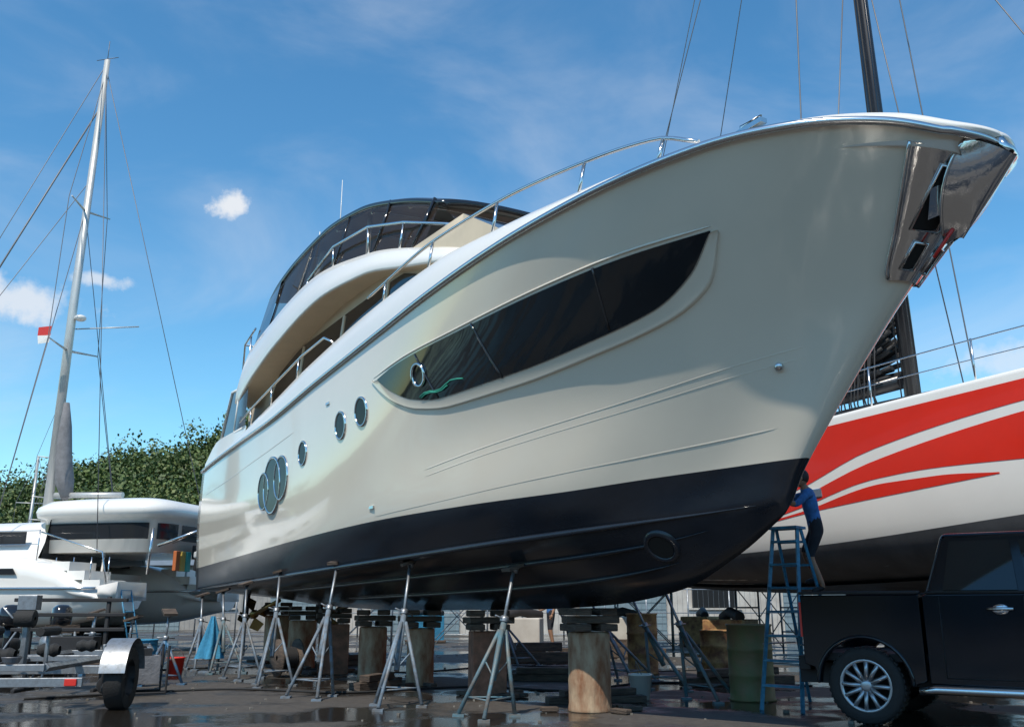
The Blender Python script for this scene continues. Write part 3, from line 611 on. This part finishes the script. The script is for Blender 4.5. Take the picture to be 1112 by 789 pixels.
# ---------------------------------------------------------------- step ladder
mb=MB();H=2.0
for s in(-1,1):
    mb.tube([(s*.24,-.12,0),(s*.15,.28,H)],.026,4,0,sm=False);mb.tube([(s*.26,1.15,0),(s*.15,.36,H)],.022,4,0,sm=False)
    mb.tube([(s*.225,-.02,.7),(s*.235,.82,.7)],.008,4,1)
for k in range(1,8):
    t=k/7.6;x=.24-.09*t;mb.box((0,-.12+.40*t,H*t),(2*x,.085,.025),0);mb.box((0,1.15-.79*t,H*t),(2*x,.05,.025),0)
mb.box((0,.32,H),(.36,.26,.03),0)
mb.obj('step_ladder',[M_blue,M_galv],loc=(3.02,10.75,0),rz=rad(-42))
def drum(x,y,h,r,m,name='oil_drum'):
    mb=MB();pr=[(0,0),(r,0),(r+.012,.01),(r+.012,.025),(r,.035)]
    for k in(1,2):pr+=[(r,h*k/3-.02),(r+.012,h*k/3),(r,h*k/3+.02)]
    pr+=[(r,h-.03),(r+.012,h-.02),(r+.012,h),(r-.01,h),(r-.012,h-.02),(0,h-.02)]
    mb.lathe(pr,(0,0,0),(0,0,1),32,0);mb.obj(name,[m],loc=(x,y,0))
drum(2.95,11.95,.9,.27,M_olive);drum(2.25,16.6,1.0,.26,M_rust);drum(3.3,15.5,.75,.26,M_rust);drum(-6.6,17.2,.55,.25,M_cloth)
# ---------------------------------------------------------------- people
def person(name,loc,rz,scale,J):
    E=empty(name,loc,rz,scale)
    seg=[('pelvis','spine'),('spine','chest'),('chest','neck'),('neck','headb'),('chest','shL'),('shL','elL'),('elL','wrL'),('chest','shR'),('shR','elR'),('elR','wrR'),('pelvis','hipL'),('hipL','knL'),('knL','anL'),('anL','toL'),('pelvis','hipR'),('hipR','knR'),('knR','anR'),('anR','toR')]
    rd=dict(pelvis=.14,spine=.125,chest=.15,neck=.055,headb=.05,sh=.065,el=.045,wr=.03,hip=.095,kn=.06,an=.04,to=.035)
    names=list(J.keys());me=bpy.data.meshes.new(name+'_sk');me.from_pydata([J[k] for k in names],[(names.index(a),names.index(b)) for a,b in seg],[])
    ob=bpy.data.objects.new('tmp',me);sc.collection.objects.link(ob);md=ob.modifiers.new('s','SKIN');md.use_smooth_shade=True
    for i,k in enumerate(names):
        r=rd.get(k,rd.get(k[:2],rd.get(k[:3],.05)));me.skin_vertices[0].data[i].radius=(r,r*(.8 if k in('chest','pelvis','spine') else 1));me.skin_vertices[0].data[i].use_root=(k=='pelvis')
    sb=ob.modifiers.new('ss','SUBSURF');sb.levels=2;sb.render_levels=2
    dg=bpy.context.evaluated_depsgraph_get();dg.update();m2=bpy.data.meshes.new_from_object(ob.evaluated_get(dg));bpy.data.objects.remove(ob)
    m2.materials.clear()
    for m in(M_shirt,M_pants,M_skin,M_blkm):m2.materials.append(m)
    lab={('elL','wrL'):2,('elR','wrR'):2,('neck','headb'):2,('hipL','knL'):1,('hipR','knR'):1,('pelvis','hipL'):1,('pelvis','hipR'):1,('knL','anL'):2,('knR','anR'):2,('anL','toL'):3,('anR','toR'):3}
    for p in m2.polygons:
        c=p.center;best=9;mi=0
        for a,b in seg:
            A,B=Vector(J[a]),Vector(J[b]);t=max(0,min(1,(c-A).dot(B-A)/max(1e-6,(B-A).length_squared)));d=(c-(A+(B-A)*t)).length
            if d<best:best=d;mi=lab.get((a,b),0)
        p.material_index=mi;p.use_smooth=True
    o=bpy.data.objects.new('body',m2);sc.collection.objects.link(o);o.parent=E
    mb=MB();h=Vector(J['headb'])+Vector((.02,0,.07))
    mb.ell(h,(.098,.076,.118),0,20,14);mb.ell(h+Vector((.03,0,-.07)),(.06,.055,.05),0)
    mb.tube([h+Vector((.09,0,.01)),h+Vector((.118,0,-.025)),h+Vector((.09,0,-.035))],[.008,.015,.008],8,0)
    mb.box(h+Vector((.085,0,-.068)),(.02,.045,.008),2)
    for s in(-1,1):mb.ell(h+Vector((.088,s*.032,.008)),(.012,.014,.008),1,8,6);mb.ell(h+Vector((0,s*.078,-.005)),(.02,.01,.032),0,8,6)
    mb.ell(h+Vector((-.014,0,.022)),(.104,.084,.112),1,20,12)
    mb.obj('head',[M_skin,M_hair,M_redp,M_cloth],E)
    mb=MB()
    for s in('L','R'):
        w=Vector(J['wr'+s]);e=Vector(J['el'+s]);d=(w-e).normalized();sd=d.cross(Vector((0,0,1)));sd=sd.normalized() if sd.length>.1 else Vector((0,1,0));nn=sd.cross(d)
        mb.tube([w-d*.01,w+d*.05,w+d*.095],[.027,.042,.036],10,0,flat=.5)
        for k,l in enumerate((.065,.078,.072,.055)):
            b=w+d*.085+nn*(.030-.02*k);mb.tube([b,b+d*l*.5,b+d*l*.85+sd*l*.35],[.0095,.009,.007],6,0)
        b=w+d*.03+nn*.035;mb.tube([b,b+nn*.025+d*.025,b+nn*.03+d*.055],[.012,.010,.008],6,0)
    mb.obj('hands',[M_skin],E)
climb=dict(pelvis=(0,0,.90),spine=(.03,0,1.04),chest=(.07,0,1.25),neck=(.10,0,1.41),headb=(.13,0,1.48),shL=(.08,.19,1.34),elL=(.27,.27,1.16),wrL=(.50,.2,1.26),shR=(.08,-.19,1.34),elR=(.30,-.26,1.30),wrR=(.52,-.2,1.45),
 hipL=(-.01,.10,.84),knL=(.13,.12,.48),anL=(-.02,.12,.08),toL=(.14,.13,.03),hipR=(-.01,-.10,.84),knR=(.16,-.12,.56),anR=(.02,-.12,.20),toR=(.18,-.13,.15))
stand=dict(pelvis=(0,0,.95),spine=(.01,0,1.08),chest=(.02,0,1.30),neck=(.02,0,1.46),headb=(.03,0,1.53),shL=(.01,.19,1.39),elL=(-.02,.27,1.13),wrL=(.08,.28,.90),shR=(.01,-.19,1.39),elR=(-.02,-.27,1.13),wrR=(.2,-.22,1.02),
 hipL=(0,.10,.9),knL=(.06,.11,.5),anL=(-.02,.11,.08),toL=(.14,.12,.03),hipR=(0,-.1,.9),knR=(.0,-.11,.5),anR=(-.1,-.11,.08),toR=(.07,-.12,.03))
person('worker',(3.64,11.17,1.25),rad(170),.88,climb)
person('worker',(1.1,27,0),rad(200),1.0,stand)
# ---------------------------------------------------------------- sailing catamaran
C=empty('sailing_catamaran',(-9.3,23.2,0),rad(167))
CH=[(0,.62),(2,.8),(7,.85),(10,.6),(12.2,.25),(13,.04)]
def chull(y0):
    rows=[]
    for x in np.linspace(0,13,34):
        h=P(CH,x);zk=P([(0,1.0),(2,.65),(7,.5),(11,.7),(13,1.2)],x);zs=P([(0,1.35),(.8,1.45),(1.6,1.95),(2.6,2.25),(7,2.4),(13,2.6)],x)
        L=[(0,zk),(.5*h,zk+.08),(.8*h,zk+.35),(.93*h,zk+.7),(1.0*h,zk+(zs-zk)*.75),(.97*h,zs)]
        rows.append([(x,y0+a,z) for a,z in L[::-1]]+[(x,y0-a,z) for a,z in L[1:]])
    return rows
def sq(a,p):return (abs(a)**p)*(1 if a>=0 else -1)
mb=MB()
for y0 in(0,-4.6):
    r=chull(y0);mb.grid(r,0);mb.add(r[0],[tuple(range(len(r[0])))],0);mb.grid([[q[0],(q[0][0],y0,q[0][2]+.05),q[-1]] for q in r],0)
    for i in range(4):mb.box((.35+.45*i,y0,1.42+.22*i),(.5,1.0,.22),0)
    for x,w in((3.0,.35),(5.2,.5),(7.5,.5)):
        for s in(-1,1):mb.extr([(x-w,1.88),(x+w,1.88),(x+w+.1,2.02),(x-w+.1,2.02)],y0+s*.845,y0+s*.875,mi=1)
    mb.box((4,y0,.3),(1.8,.18,.55),3)
    mb.tube([(x,y0+.87*min(1,P(CH,x)/.85),1.55) for x in np.linspace(.5,12,20)],.03,6,2)
mb.box((6.3,-2.3,1.65),(7.8,3.4,.7),0)
mb.grid([[(x,-2.3+y*P([(2.8,2.3),(6,2.5),(9,1.8),(10.3,1.2)],x),2.3+P([(2.8,1.05),(6,1.0),(8.5,.8),(10.3,.08)],x)*(1-abs(y)**6)) for y in np.linspace(-1,1,21)] for x in np.linspace(2.8,10.3,20)],0)
mb.add([(2.8,-4.5,2.2),(2.8,-.1,2.2),(2.8,-.3,3.3),(2.8,-4.3,3.3)],[(0,1,2,3)],1)
for s in(-1,1):mb.grid([[(x,-2.3+s*(P([(2.8,2.3),(6,2.5),(9,1.8)],x)*.985+.02),z) for z in(2.65,2.98)] for x in np.linspace(3.2,8,10)],1)
HT=[]
for z,k in((2.45,.93),(3.32,.95),(3.36,1.03),(3.50,1.05),(3.62,1.03),(3.78,.92),(3.88,.65),(3.91,.01)):
    HT.append([(1.5+1.95*k*sq(math.cos(a),.38),-2.3+2.15*k*sq(math.sin(a),.38),z) for a in np.linspace(0,2*math.pi,49)])
mb.grid(HT,0);mb.add([p for p in HT[0][:-1]],[tuple(range(48))],0)
for a0,a1 in((.95,2.2),(2.42,2.95),(3.02,3.26),(3.33,3.86),(4.1,4.7),(4.78,5.3)):
    mb.grid([[(1.5+(1.95*k+.02)*sq(math.cos(a),.38),-2.3+(2.15*k+.02)*sq(math.sin(a),.38),z) for z,k in((2.78,.938),(3.18,.947))] for a in np.linspace(a0,a1,14)],1)
for y in(-4.2,-.4):
    for x in(-.1,1.2):mb.tube([(x,y,1.9),(x-.05,y,3.05)],.035,6,2)
mb.tube([(-.4,-4.5,2.6),(-1.6,-4.3,3.0),(-1.6,-.4,3.0),(-.4,-.3,2.6)],.04,6,2)
for s in(.75,-5.3):
    for x in np.arange(2.2,12.5,1.5):mb.tube([(x,s,2.2),(x,s,2.95)],.015,5,2)
    mb.tube([(x,s,2.93) for x in(2.2,12.5)],.010,5,2);mb.tube([(x,s,2.6) for x in(2.2,12.5)],.008,5,2)
for k in range(4):mb.tube([(.5+.5*k,.3,1.7),(.5+.5*k,.3,2.3)],.015,5,2)
mb.tube([(.3,.55,1.5),(.5,.6,2.4),(2.2,.7,2.9)],.02,6,2)
mb.ell((4.1,1.12,1.40),(.25,.25,.29),3,16,10);mb.tube([(4.1,1.08,1.6),(4.1,.95,2.8)],.012,5,2)
mb.obj('hulls_and_deck',[M_wh2,M_lwin,M_steel,M_blkm],C)
mb=MB();mx,my=4.6,-2.3
mb.tube([(mx,my,3.3),(mx,my,10),(mx-.1,my,18.3)],[.15,.14,.10],10,0,flat=.7)
for z,l in((8.5,1.1),(13.0,.9)):
    for s in(-1,1):mb.tube([(mx,my,z),(mx-.2,my+s*l,z+.1)],[.04,.02],6,0)
for s in(-1,1):
    mb.tube([(mx-.6,my+s*2.7,2.4),(mx-.2,my+s*1.1,8.6),(mx-.1,my+s*.9,13.1),(mx-.1,my,17.8)],.012,5,1,caps=False);mb.tube([(mx-.6,my+s*2.7,2.4),(mx,my,13.0)],.012,5,1);mb.tube([(mx-3.8,my+s*2.7,2.4),(mx-.1,my,18.0)],.012,5,1)
mb.tube([(12.4,my,2.6),(mx,my,16.5)],[.035,.025],6,1);mb.tube([(12.9,my,2.6),(mx,my,18)],.012,5,1);mb.tube([(12.0,my+1,2.6),(mx,my,14)],.012,5,1)
mb.tube([(mx-.2,my,4.2),(2.2,my,4.15)],.08,8,0)
mb.tube([(mx-.20,my,6.9),(mx-.26,my,6.2),(mx-.32,my,5.3),(mx-.45,my,4.6),(mx-.6,my,4.1)],[.08,.17,.23,.26,.15],8,2)
mb.tube([(mx-.1,my,18.3),(mx-.1,my,19.0)],.012,5,1);mb.tube([(mx-.5,my,18.35),(mx+.3,my,18.35)],.012,5,1)
mb.ell((mx-.3,my,9.5),(.17,.17,.10),3);mb.tube([(mx-.1,my-.1,9.2),(mx-1.9,my-.6,9.3)],.02,5,0)
mb.add([(mx-.1,my+.9,9.0),(mx+.25,my+1.0,8.95),(mx+.25,my+1.0,8.7),(mx-.1,my+.9,8.72)],[(0,1,2,3)],4);mb.add([(mx-.1,my+.9,8.72),(mx+.25,my+1.0,8.7),(mx+.2,my+1.0,8.45),(mx-.08,my+.9,8.5)],[(0,1,2,3)],3)
mb.obj('mast_and_rigging',[M_alum,M_wire,M_sail,M_wh2,M_redp],C)
mb=MB()
for i,(yy,mt) in enumerate(((-1.0,0),(-1.25,1),(-1.5,2))):mb.box((-.5,yy,2.25),(.10,.18,.5),mt)
mb.box((-1.0,-2.6,2.5),(.9,2.0,.35),3);mb.tube([(-1.0,-1.2,2.0),(-1.15,-1.2,2.6)],[.12,.2],8,3)
for y in(-1.1,-3.9):mb.tube([(.0,y,2.6),(-1.2,y,3.1),(-1.4,y,2.6)],.04,6,4)
mb.obj('davits_and_gear',[mat('orange_float',(.45,.12,.03),.5),mat('yellow_float',(.5,.36,.08),.5),mat('teal_float',(.05,.4,.35),.5),M_blkm,M_steel],C,bevel=.03)
mb=MB()
for s in(-.2,.2):mb.tube([(0,s,0),(.45,s,1.6)],.02,6,0)
for k in range(6):mb.tube([(.07+.07*k,-.2,.25*(k+1)),(.07+.07*k,.2,.25*(k+1))],.014,6,0)
mb.obj('boarding_ladder',[M_blue],loc=(-8.95,22.9,0),rz=rad(167))
def bgmast(x,y,h):
    mb=MB();mb.tube([(0,0,0),(.0,0,h)],[.12,.07],8,0)
    for z in(.45,.72):mb.tube([(-.9,0,h*z),(.9,0,h*z)],.03,5,0);
    for s in(-1,1):mb.tube([(s*1.6,0,1.5),(s*.9,0,h*.45),(s*.9,0,h*.72),(0,0,h)],.012,4,1,caps=False)
    mb.tube([(0,4,1.5),(0,0,h)],.012,4,1);mb.tube([(0,-4,1.5),(0,0,h)],.012,4,1)
    r=[]
    for xx in np.linspace(-5,5,14):
        hw=P([(-5,1.0),(0,1.5),(5,.1)],xx);r.append([(hw*a,xx,b) for a,b in((-1,2.2),(-.95,1.5),(-.5,1.0),(0,.8),(.5,1.0),(.95,1.5),(1,2.2))])
    mb.grid(r,2);mb.grid([[q[0],q[-1]] for q in r],2);mb.grid([[(a*.7,y_,2.2+.5*(1-abs(a)**4)) for a in np.linspace(-1,1,7)] for y_ in np.linspace(-2.5,2,5)],2)
    mb.box((0,0,.5),(.3,1.4,1.0),2)
    mb.obj('moored_sailboat',[M_alum,M_wire,M_wh2],loc=(x,y,0),rz=R.uniform(-1,1))
bgmast(-25,50,12.5);bgmast(-29,56,10);bgmast(-23.5,47,9)
# ---------------------------------------------------------------- boat trailer
B=empty('boat_trailer',(-5.35,10.9,0),rad(6))
mb=MB()
mb.box((0,0,.42),(1.9,.09,.09),0)
for s in(-1,1):
    mb.tube([(s*.45,-1.0,.5),(s*.45,3.0,.5),(0,4.6,.5)],.045,4,0,sm=False)
    mb.lathe([(.20,-.09),(.33,-.10),(.345,-.06),(.345,.06),(.33,.10),(.20,.09)],(s*.93,0,.33),(1,0,0),30,1)
    mb.lathe([(.2,-.09),(.17,-.02),(.05,-.02),(.001,-.05)],(s*.93,0,.33),(1,0,0),24,2);mb.lathe([(.2,.09),(.17,.02),(.05,.02),(.001,.05)],(s*.93,0,.33),(1,0,0),24,2)
    mb.grid([[(s*.93+w,.40*math.cos(a),.34+.42*math.sin(a)) for w in(-.14,-.12,.12,.14)] for a in np.linspace(.15,math.pi-.15,16)],0)
    mb.box((s*.78,0,.6),(.03,.5,.2),0)
    mb.tube([(s*.3,-.6,.5),(s*.3,-.6,.85)],.025,6,0);mb.tube([(s*.3,-.85,.85),(s*.3,-.35,.85)],.05,8,1)
for y in(-1,.9,2.4):mb.box((0,y,.5),(.9,.07,.07),0)
for y in(-.95,.3,1.6):mb.lathe([(.05,-.12),(.08,-.06),(.06,0),(.08,.06),(.05,.12)],(0,y,.62),(1,0,0),14,1)
mb.box((0,-1.05,.36),(1.7,.04,.09),0);mb.box((-.7,-1.08,.36),(.18,.02,.07),3);mb.box((.74,-1.08,.36),(.12,.02,.07),3)
mb.tube([(-.05,-.3,.5),(-.05,-.3,1.15)],.045,6,0);mb.box((-.05,-.3,1.15),(.2,.16,.16),0);mb.lathe([(.02,-.1),(.09,-.1),(.09,.1),(.02,.1)],(-.05,-.36,.98),(1,0,0),16,1);mb.tube([(-.18,-.36,.98),(-.3,-.36,1.1)],.012,6,0)
for k in range(5):mb.lathe([(.07+.006*k,0),(.078+.006*k,.008),(.07+.006*k,.016)],(.1,-.98,.545+.012*k),(0,0,1),20,4)
mb.obj('frame_and_wheels',[M_galv,M_rub,M_blkm,M_redp,M_wire],B,bevel=.006)
def outboard(x,y,rz):
    E=empty('outboard_motor',(x,y,0),rz,.8);mb=MB()
    mb.grid([[Vector((.05+a*sq(math.cos(t),.7)*1.3,a*sq(math.sin(t),.7),z)) for t in np.linspace(0,2*math.pi,25)] for z,a in((1.02,.12),(1.05,.17),(1.20,.185),(1.36,.165),(1.42,.10),(1.43,.001))],0)
    mb.tube([(.05,0,1.05),(.02,0,.75),(0,0,.45)],[.12,.07,.055],10,0,flat=.6);mb.box((-.08,0,.44),(.34,.16,.015),0);mb.tube([(-.22,0,.28),(.02,0,.28),(.16,0,.28)],[.02,.06,.04],10,0)
    mb.add([(.04,0,.26),(.1,0,.26),(-.02,0,.08),(-.08,0,.10)],[(0,1,2,3)],0)
    for k in range(3):
        a=k*2.09;mb.add([(-.2,.03*math.cos(a),.28+.03*math.sin(a)),(-.18,.14*math.cos(a-.4),.28+.14*math.sin(a-.4)),(-.22,.14*math.cos(a+.4),.28+.14*math.sin(a+.4))],[(0,1,2)],1)
    mb.obj('engine',[M_blk,M_galv],E)
    mb=MB()
    for s in(-.3,.3):
        mb.tube([(.45,s,.02),(.22,s*.7,1.05)],.025,6,0);mb.tube([(-.35,s,.02),(.2,s*.7,1.0)],.02,6,0)
    mb.box((.24,0,.98),(.05,.6,.16),1);mb.obj('stand',[M_stand,M_wood],E)
outboard(-7.9,15.0,.5);outboard(-6.9,14.6,-.9)
mb=MB()
for x in(-.5,.5):mb.tube([(x,0,0),(x,0,1.25)],.035,6,0);mb.tube([(x,-.4,.02),(x,.4,.02)],.03,6,0)
for z in(.45,.8,1.0,1.2):mb.box((0,0,z),(1.5,.10,.05),0)
mb.box((.1,0,.6),(.6,.4,.22),0);mb.ell((-.2,0,.62),(.16,.2,.16),1)
mb.obj('equipment_rack',[M_blkm,M_galv],loc=(-6.2,13.4,0),rz=.15,bevel=.008)
mb=MB()
for (x,y,z) in((0,0,0),(.02,.03,.2),(.75,.3,0),(.7,.28,.2),(.05,.0,.4)):
    mb.lathe([(.19,.02),(.24,.0),(.30,.0),(.335,.05),(.335,.15),(.30,.2),(.24,.2),(.19,.18),(.19,.02)],(x,y,z),(0,0,1),28,0)
mb.obj('tyre_pile',[M_rub],loc=(-8.6,16.0,0))
M_bl2=mat('blue_stand_paint',(.04,.16,.30),.5,.1,c2=(.12,.10,.09),vscale=8,bump=.2)
for i,(x,y) in enumerate(((-6.1,15.2),(-7.3,16.6),(-8.2,18.6),(-5.2,14.3))):jack((x,y,0),(x+.05,y+.05,.95+.1*(i%2)),i*.7,M_bl2)
mb=MB();mb.box((0,0,.32),(.55,.38,.34),0);mb.box((0,0,.53),(.34,.26,.10),1)
for s in(-1,1):
    mb.tube([(-.36,s*.24,.04),(-.36,s*.24,.62),(.36,s*.24,.62),(.36,s*.24,.04),(-.36,s*.24,.04)],.018,6,1);mb.lathe([(.02,-.03),(.12,-.03),(.12,.03),(.02,.03)],(-.3,s*.3,.12),(0,1,0),18,1)
mb.obj('portable_generator',[M_sail,M_blkm],loc=(-4.9,12.6,0),rz=.5,bevel=.015)
for x,y,m in((1.6,12.1,M_wh2),(-5.6,16.1,M_redp)):
    mb=MB();mb.lathe([(0,0),(.11,0),(.14,.28),(.15,.28),(.15,.30),(.135,.30),(.105,.02),(0,.02)],(0,0,0),(0,0,1),20,0);mb.tube([(-.14,0,.28),(-.10,.04,.40),(0,.05,.45),(.10,.04,.40),(.14,0,.28)],.005,5,1);mb.obj('bucket',[m,M_wire],loc=(x,y,0),rz=x)
mb=MB();mb.lathe([(.04,-.18),(.30,-.18),(.30,-.15),(.12,-.15),(.12,.15),(.30,.15),(.30,.18),(.04,.18)],(0,0,.30),(1,0,0),28,0)
for k in range(7):mb.lathe([(.14,-.02),(.17,0),(.14,.02)],(-.12+.04*k,0,.30),(1,0,0),24,1)
mb.obj('cable_drum',[M_wood,M_blkm],loc=(-3.7,15.9,0),rz=.6)
# ---------------------------------------------------------------- yard clutter
def plank(x,y,l,w,h,rz,m=M_wood):
    mb=MB();mb.box((0,0,h/2+.004),(l,w,h),0);mb.box((.03,.01,h*1.5+.006),(l*.8,w*.8,h*.9),0,Matrix.Rotation(.2,3,'Z'));mb.obj('timber_block',[m],loc=(x,y,0),rz=rz,bevel=.006)
for q in((1.0,11.6,1.2,.2,.08,.2),(-1.9,13.6,.9,.2,.1,1.0),(3.3,14.2,1.8,.2,.12,.3),(.6,15,1.4,.25,.1,-.3),(-3.2,19,1.4,.2,.1,.6),(-8.3,18,1.6,.2,.1,.1),(5.4,15.6,1.5,.2,.12,1.1),(.3,20,1.8,.3,.2,.1),(2.3,22,2.4,.3,.2,-.1)):plank(*q)
def hose(pts,r,m,name):
    P_=[Vector((a,b,r)) for a,b in pts];o=[]
    for i in range(len(P_)-1):
        p0=P_[max(i-1,0)];p1=P_[i];p2=P_[i+1];p3=P_[min(i+2,len(P_)-1)]
        for k in range(8):
            t=k/8;o.append(.5*((2*p1)+(-p0+p2)*t+(2*p0-5*p1+4*p2-p3)*t*t+(-p0+3*p1-3*p2+p3)*t**3))
    mb=MB();mb.tube(o,r,6,0);mb.obj(name,[m])
hose([(-6,12),(-4,13.4),(-2.2,12.9),(-.6,13.8),(.8,13.2),(2.2,14.6),(4.5,13.9)],.014,M_rub,'water_hose')
hose([(-7,17),(-5,18.4),(-2,16.9),(0,18.8),(2.6,17.2),(5,19)],.010,M_rub,'power_cable')
mb=MB()
for k in range(520):
    x=R.uniform(-9,7);y=R.uniform(9.6,30);s=R.uniform(.008,.03);mb.box((x,y,s*.4),(s*R.uniform(1,2.2),s,s*.8),0,Matrix.Rotation(R.uniform(0,3),3,'Z'))
mb.obj('gravel_debris',[M_grav])
# ---------------------------------------------------------------- buildings and fence
M_wall=mat('painted_wall',(.55,.53,.48),.85,c2=(.40,.37,.33),vscale=1.2);M_roof=mat('metal_roof',(.25,.28,.30),.5,.4,var=.2);M_door=mat('shutter',(.20,.27,.30),.6,var=.2)
def shed(name,x,y,w,d,h,rz,wall=M_wall,doors=3):
    E=empty(name,(x,y,0),rz);mb=MB();mb.box((0,0,h/2),(w,d,h),0);mb.obj('walls',[wall],E)
    mb=MB();mb.add([(-w/2-.4,-d/2-.4,h+.003),(w/2+.4,-d/2-.4,h+.003),(w/2+.4,0,h+1.2),(-w/2-.4,0,h+1.2),(w/2+.4,d/2+.4,h+.003),(-w/2-.4,d/2+.4,h+.003)],[(0,1,2,3),(3,2,4,5),(0,3,5),(1,4,2)],0);mb.obj('roof',[M_roof],E)
    mb=MB()
    for k in range(doors):
        cx=-w/2+w*(k+.5)/doors;mb.box((cx-w/doors*.18,-d/2-.03,1.3),(w/doors*.42,.06,2.6),0)
        for q in range(9):mb.box((cx-w/doors*.18,-d/2-.07,.2+q*.28),(w/doors*.42,.02,.03),0)
        mb.box((cx+w/doors*.27,-d/2-.03,1.6),(w/doors*.22,.05,1.0),1);mb.box((cx+w/doors*.27,-d/2-.07,1.05),(w/doors*.26,.08,.07),2)
    mb.obj('doors_and_windows',[M_door,M_lwin,M_wall],E)
M_block=mat('block_wall',(.33,.32,.30),.9,var=.3,vscale=2)
shed('workshop_building',6,44,26,8,3.6,.05);shed('storage_shed',-13,52,16,7,3.2,-.05,M_block,2);shed('workshop_building',30,40,18,8,3.6,-.3)
shed('workshop_building',-22,-34,30,10,5.5,math.pi-.3,M_block,4);shed('storage_shed',14,-40,28,10,5,math.pi+.2,M_wall,4);shed('storage_shed',-45,2,26,10,5,math.pi*.5,M_block,4)  # unseen sheds behind and beside the camera, added to darken reflections in paintwork
mb=MB()
for i in range(41):mb.tube([(-30+i*1.6,0,0),(-30+i*1.6,0,1.8)],.03,6,0)
for z in(.1,.9,1.78):mb.tube([(-30,0,z),(34,0,z)],.02,5,0)
for i in range(320):mb.tube([(-30+i*.2,0,.1),(-30+i*.2,0,1.78)],.006,3,0,caps=False)
mb.obj('chain_fence',[M_galv],loc=(0,37,0),rz=-.03)
def scaffold(x,y,rz,m):
    mb=MB()
    for a in(-.75,.75):
        for b in(-.4,.4):mb.tube([(a,b,0),(a,b,1.7)],.025,6,0)
        for z in(.5,1.1,1.65):mb.tube([(a,-.4,z),(a,.4,z)],.02,6,0)
    for b in(-.4,.4):mb.tube([(-.75,b,.1),(.75,b,1.6)],.015,5,0);mb.tube([(-.75,b,1.6),(.75,b,.1)],.015,5,0)
    mb.box((0,0,1.72),(1.6,.7,.05),1);mb.obj('scaffold_frame',[m,M_wood],loc=(x,y,0),rz=rz)
scaffold(-1.5,27,.2,M_stand);scaffold(3.6,26,-.2,M_standg);scaffold(-4.4,29,.1,M_stand);scaffold(6.5,24,.5,M_stand)
for k,(x,y) in enumerate(((2.9,25),(4.8,21),(-2.8,31),(.2,24),(5.6,28))):
    mb=MB();mb.box((0,0,.45),(1.1,.9,.8),0);mb.box((0,0,.05),(1.2,1.0,.09),1);mb.tube([(-.5,-.4,.9),(0,0,1.0),(.5,.35,.88)],.12,8,2);mb.obj('equipment_crate',[(M_wall,M_rust,M_cloth)[k%3],M_wood,M_blkm],loc=(x,y,0),rz=k,bevel=.03)
mb=MB();rows=[]
for i in range(9):
    z=.95-.09*i;rows.append([(( .03+.022*i)*(1+.35*math.sin(a*5+i*.3))*math.cos(a),(.03+.022*i)*(1+.35*math.sin(a*5+i*.3))*math.sin(a),z) for a in np.linspace(0,2*math.pi,33)])
mb.grid(rows,0);mb.tube([(0,0,0),(0,0,.95)],.02,6,1);mb.box((0,0,.01),(.3,.3,.02),1);mb.obj('draped_cloth_stand',[M_cloth,M_stand],loc=(-5.35,17.1,0))
# ---------------------------------------------------------------- hill and trees
RG=[(-220,9),(-140,11),(-90,13.5),(-67,14),(-58,15.5),(-48,18),(-40,21),(-25,23),(0,18),(40,12),(120,8),(220,6)]
def hz(x,y):
    t=min(1,max(0,(y-78)/50.));return P(RG,x)*(t*t*(3-2*t))*(1+.06*math.sin(x*.3+y*.2))
mb=MB();mb.grid([[(x,y,hz(x,y)-.3) for x in np.linspace(-220,220,90)] for y in np.linspace(75,230,24)],0)
M_soil=mat('hill_soil',(.035,.05,.018),.95,c2=(.02,.035,.012),vscale=.3)
mb.obj('hill',[M_soil])
mb=MB();mb.grid([[(r_*math.cos(a),r_*math.sin(a),h+2*math.sin(a*17)+1.5*math.sin(a*41)) for r_,h in((95,-3),(110,8),(150,16),(190,14))] for a in np.linspace(math.pi*.95,math.pi*2.05,120)],0);mb.obj('hill',[M_soil])  # unseen ridge behind the camera, added as something for glossy surfaces to reflect
MLF=[mat('leaves',c,.6,var=.35,vscale=.5) for c in((.10,.15,.033),(.055,.095,.022),(.15,.19,.05))]
def foliage():
    rng=np.random.default_rng(5);V=[];F=[];MI=[];n=0
    for k in range(1150):
        if k<950:x=rng.uniform(-86,-30)
        else:x=rng.uniform(-150,120)
        y=rng.uniform(84,130);z=hz(x,y);s=rng.uniform(1.2,3.0)*(1.45 if rng.random()<.2 else 1);nl=220 if k<950 else 50
        lob=rng.normal(0,.45,(5,3))*s;lob[:,2]=np.abs(lob[:,2])*.7+s*.55
        c=lob[rng.integers(0,5,nl)];d=rng.normal(0,1,(nl,3));d/=np.linalg.norm(d,axis=1)[:,None];p=c+d*s*rng.uniform(.35,.62,(nl,1))+np.array([x,y,z])
        sz=rng.uniform(.13,.31,nl);dark=rng.random()
        for q in range(nl):
            a=rng.normal(0,1,3);a/=np.linalg.norm(a);b=np.cross(a,d[q]+rng.normal(0,.4,3));b/=np.linalg.norm(b)+1e-6
            w=sz[q];P0=p[q];V+= [P0-a*w,P0+b*w*.7,P0+a*w,P0-b*w*.7];F.append((n,n+1,n+2,n+3));n+=4;MI.append(int(rng.random()*1.2+dark*1.8))
    me=bpy.data.meshes.new('hillside_trees');me.from_pydata([tuple(v) for v in V],[],F)
    for m in MLF:me.materials.append(m)
    me.polygons.foreach_set('material_index',MI);o=bpy.data.objects.new('hillside_trees',me);sc.collection.objects.link(o)
foliage()
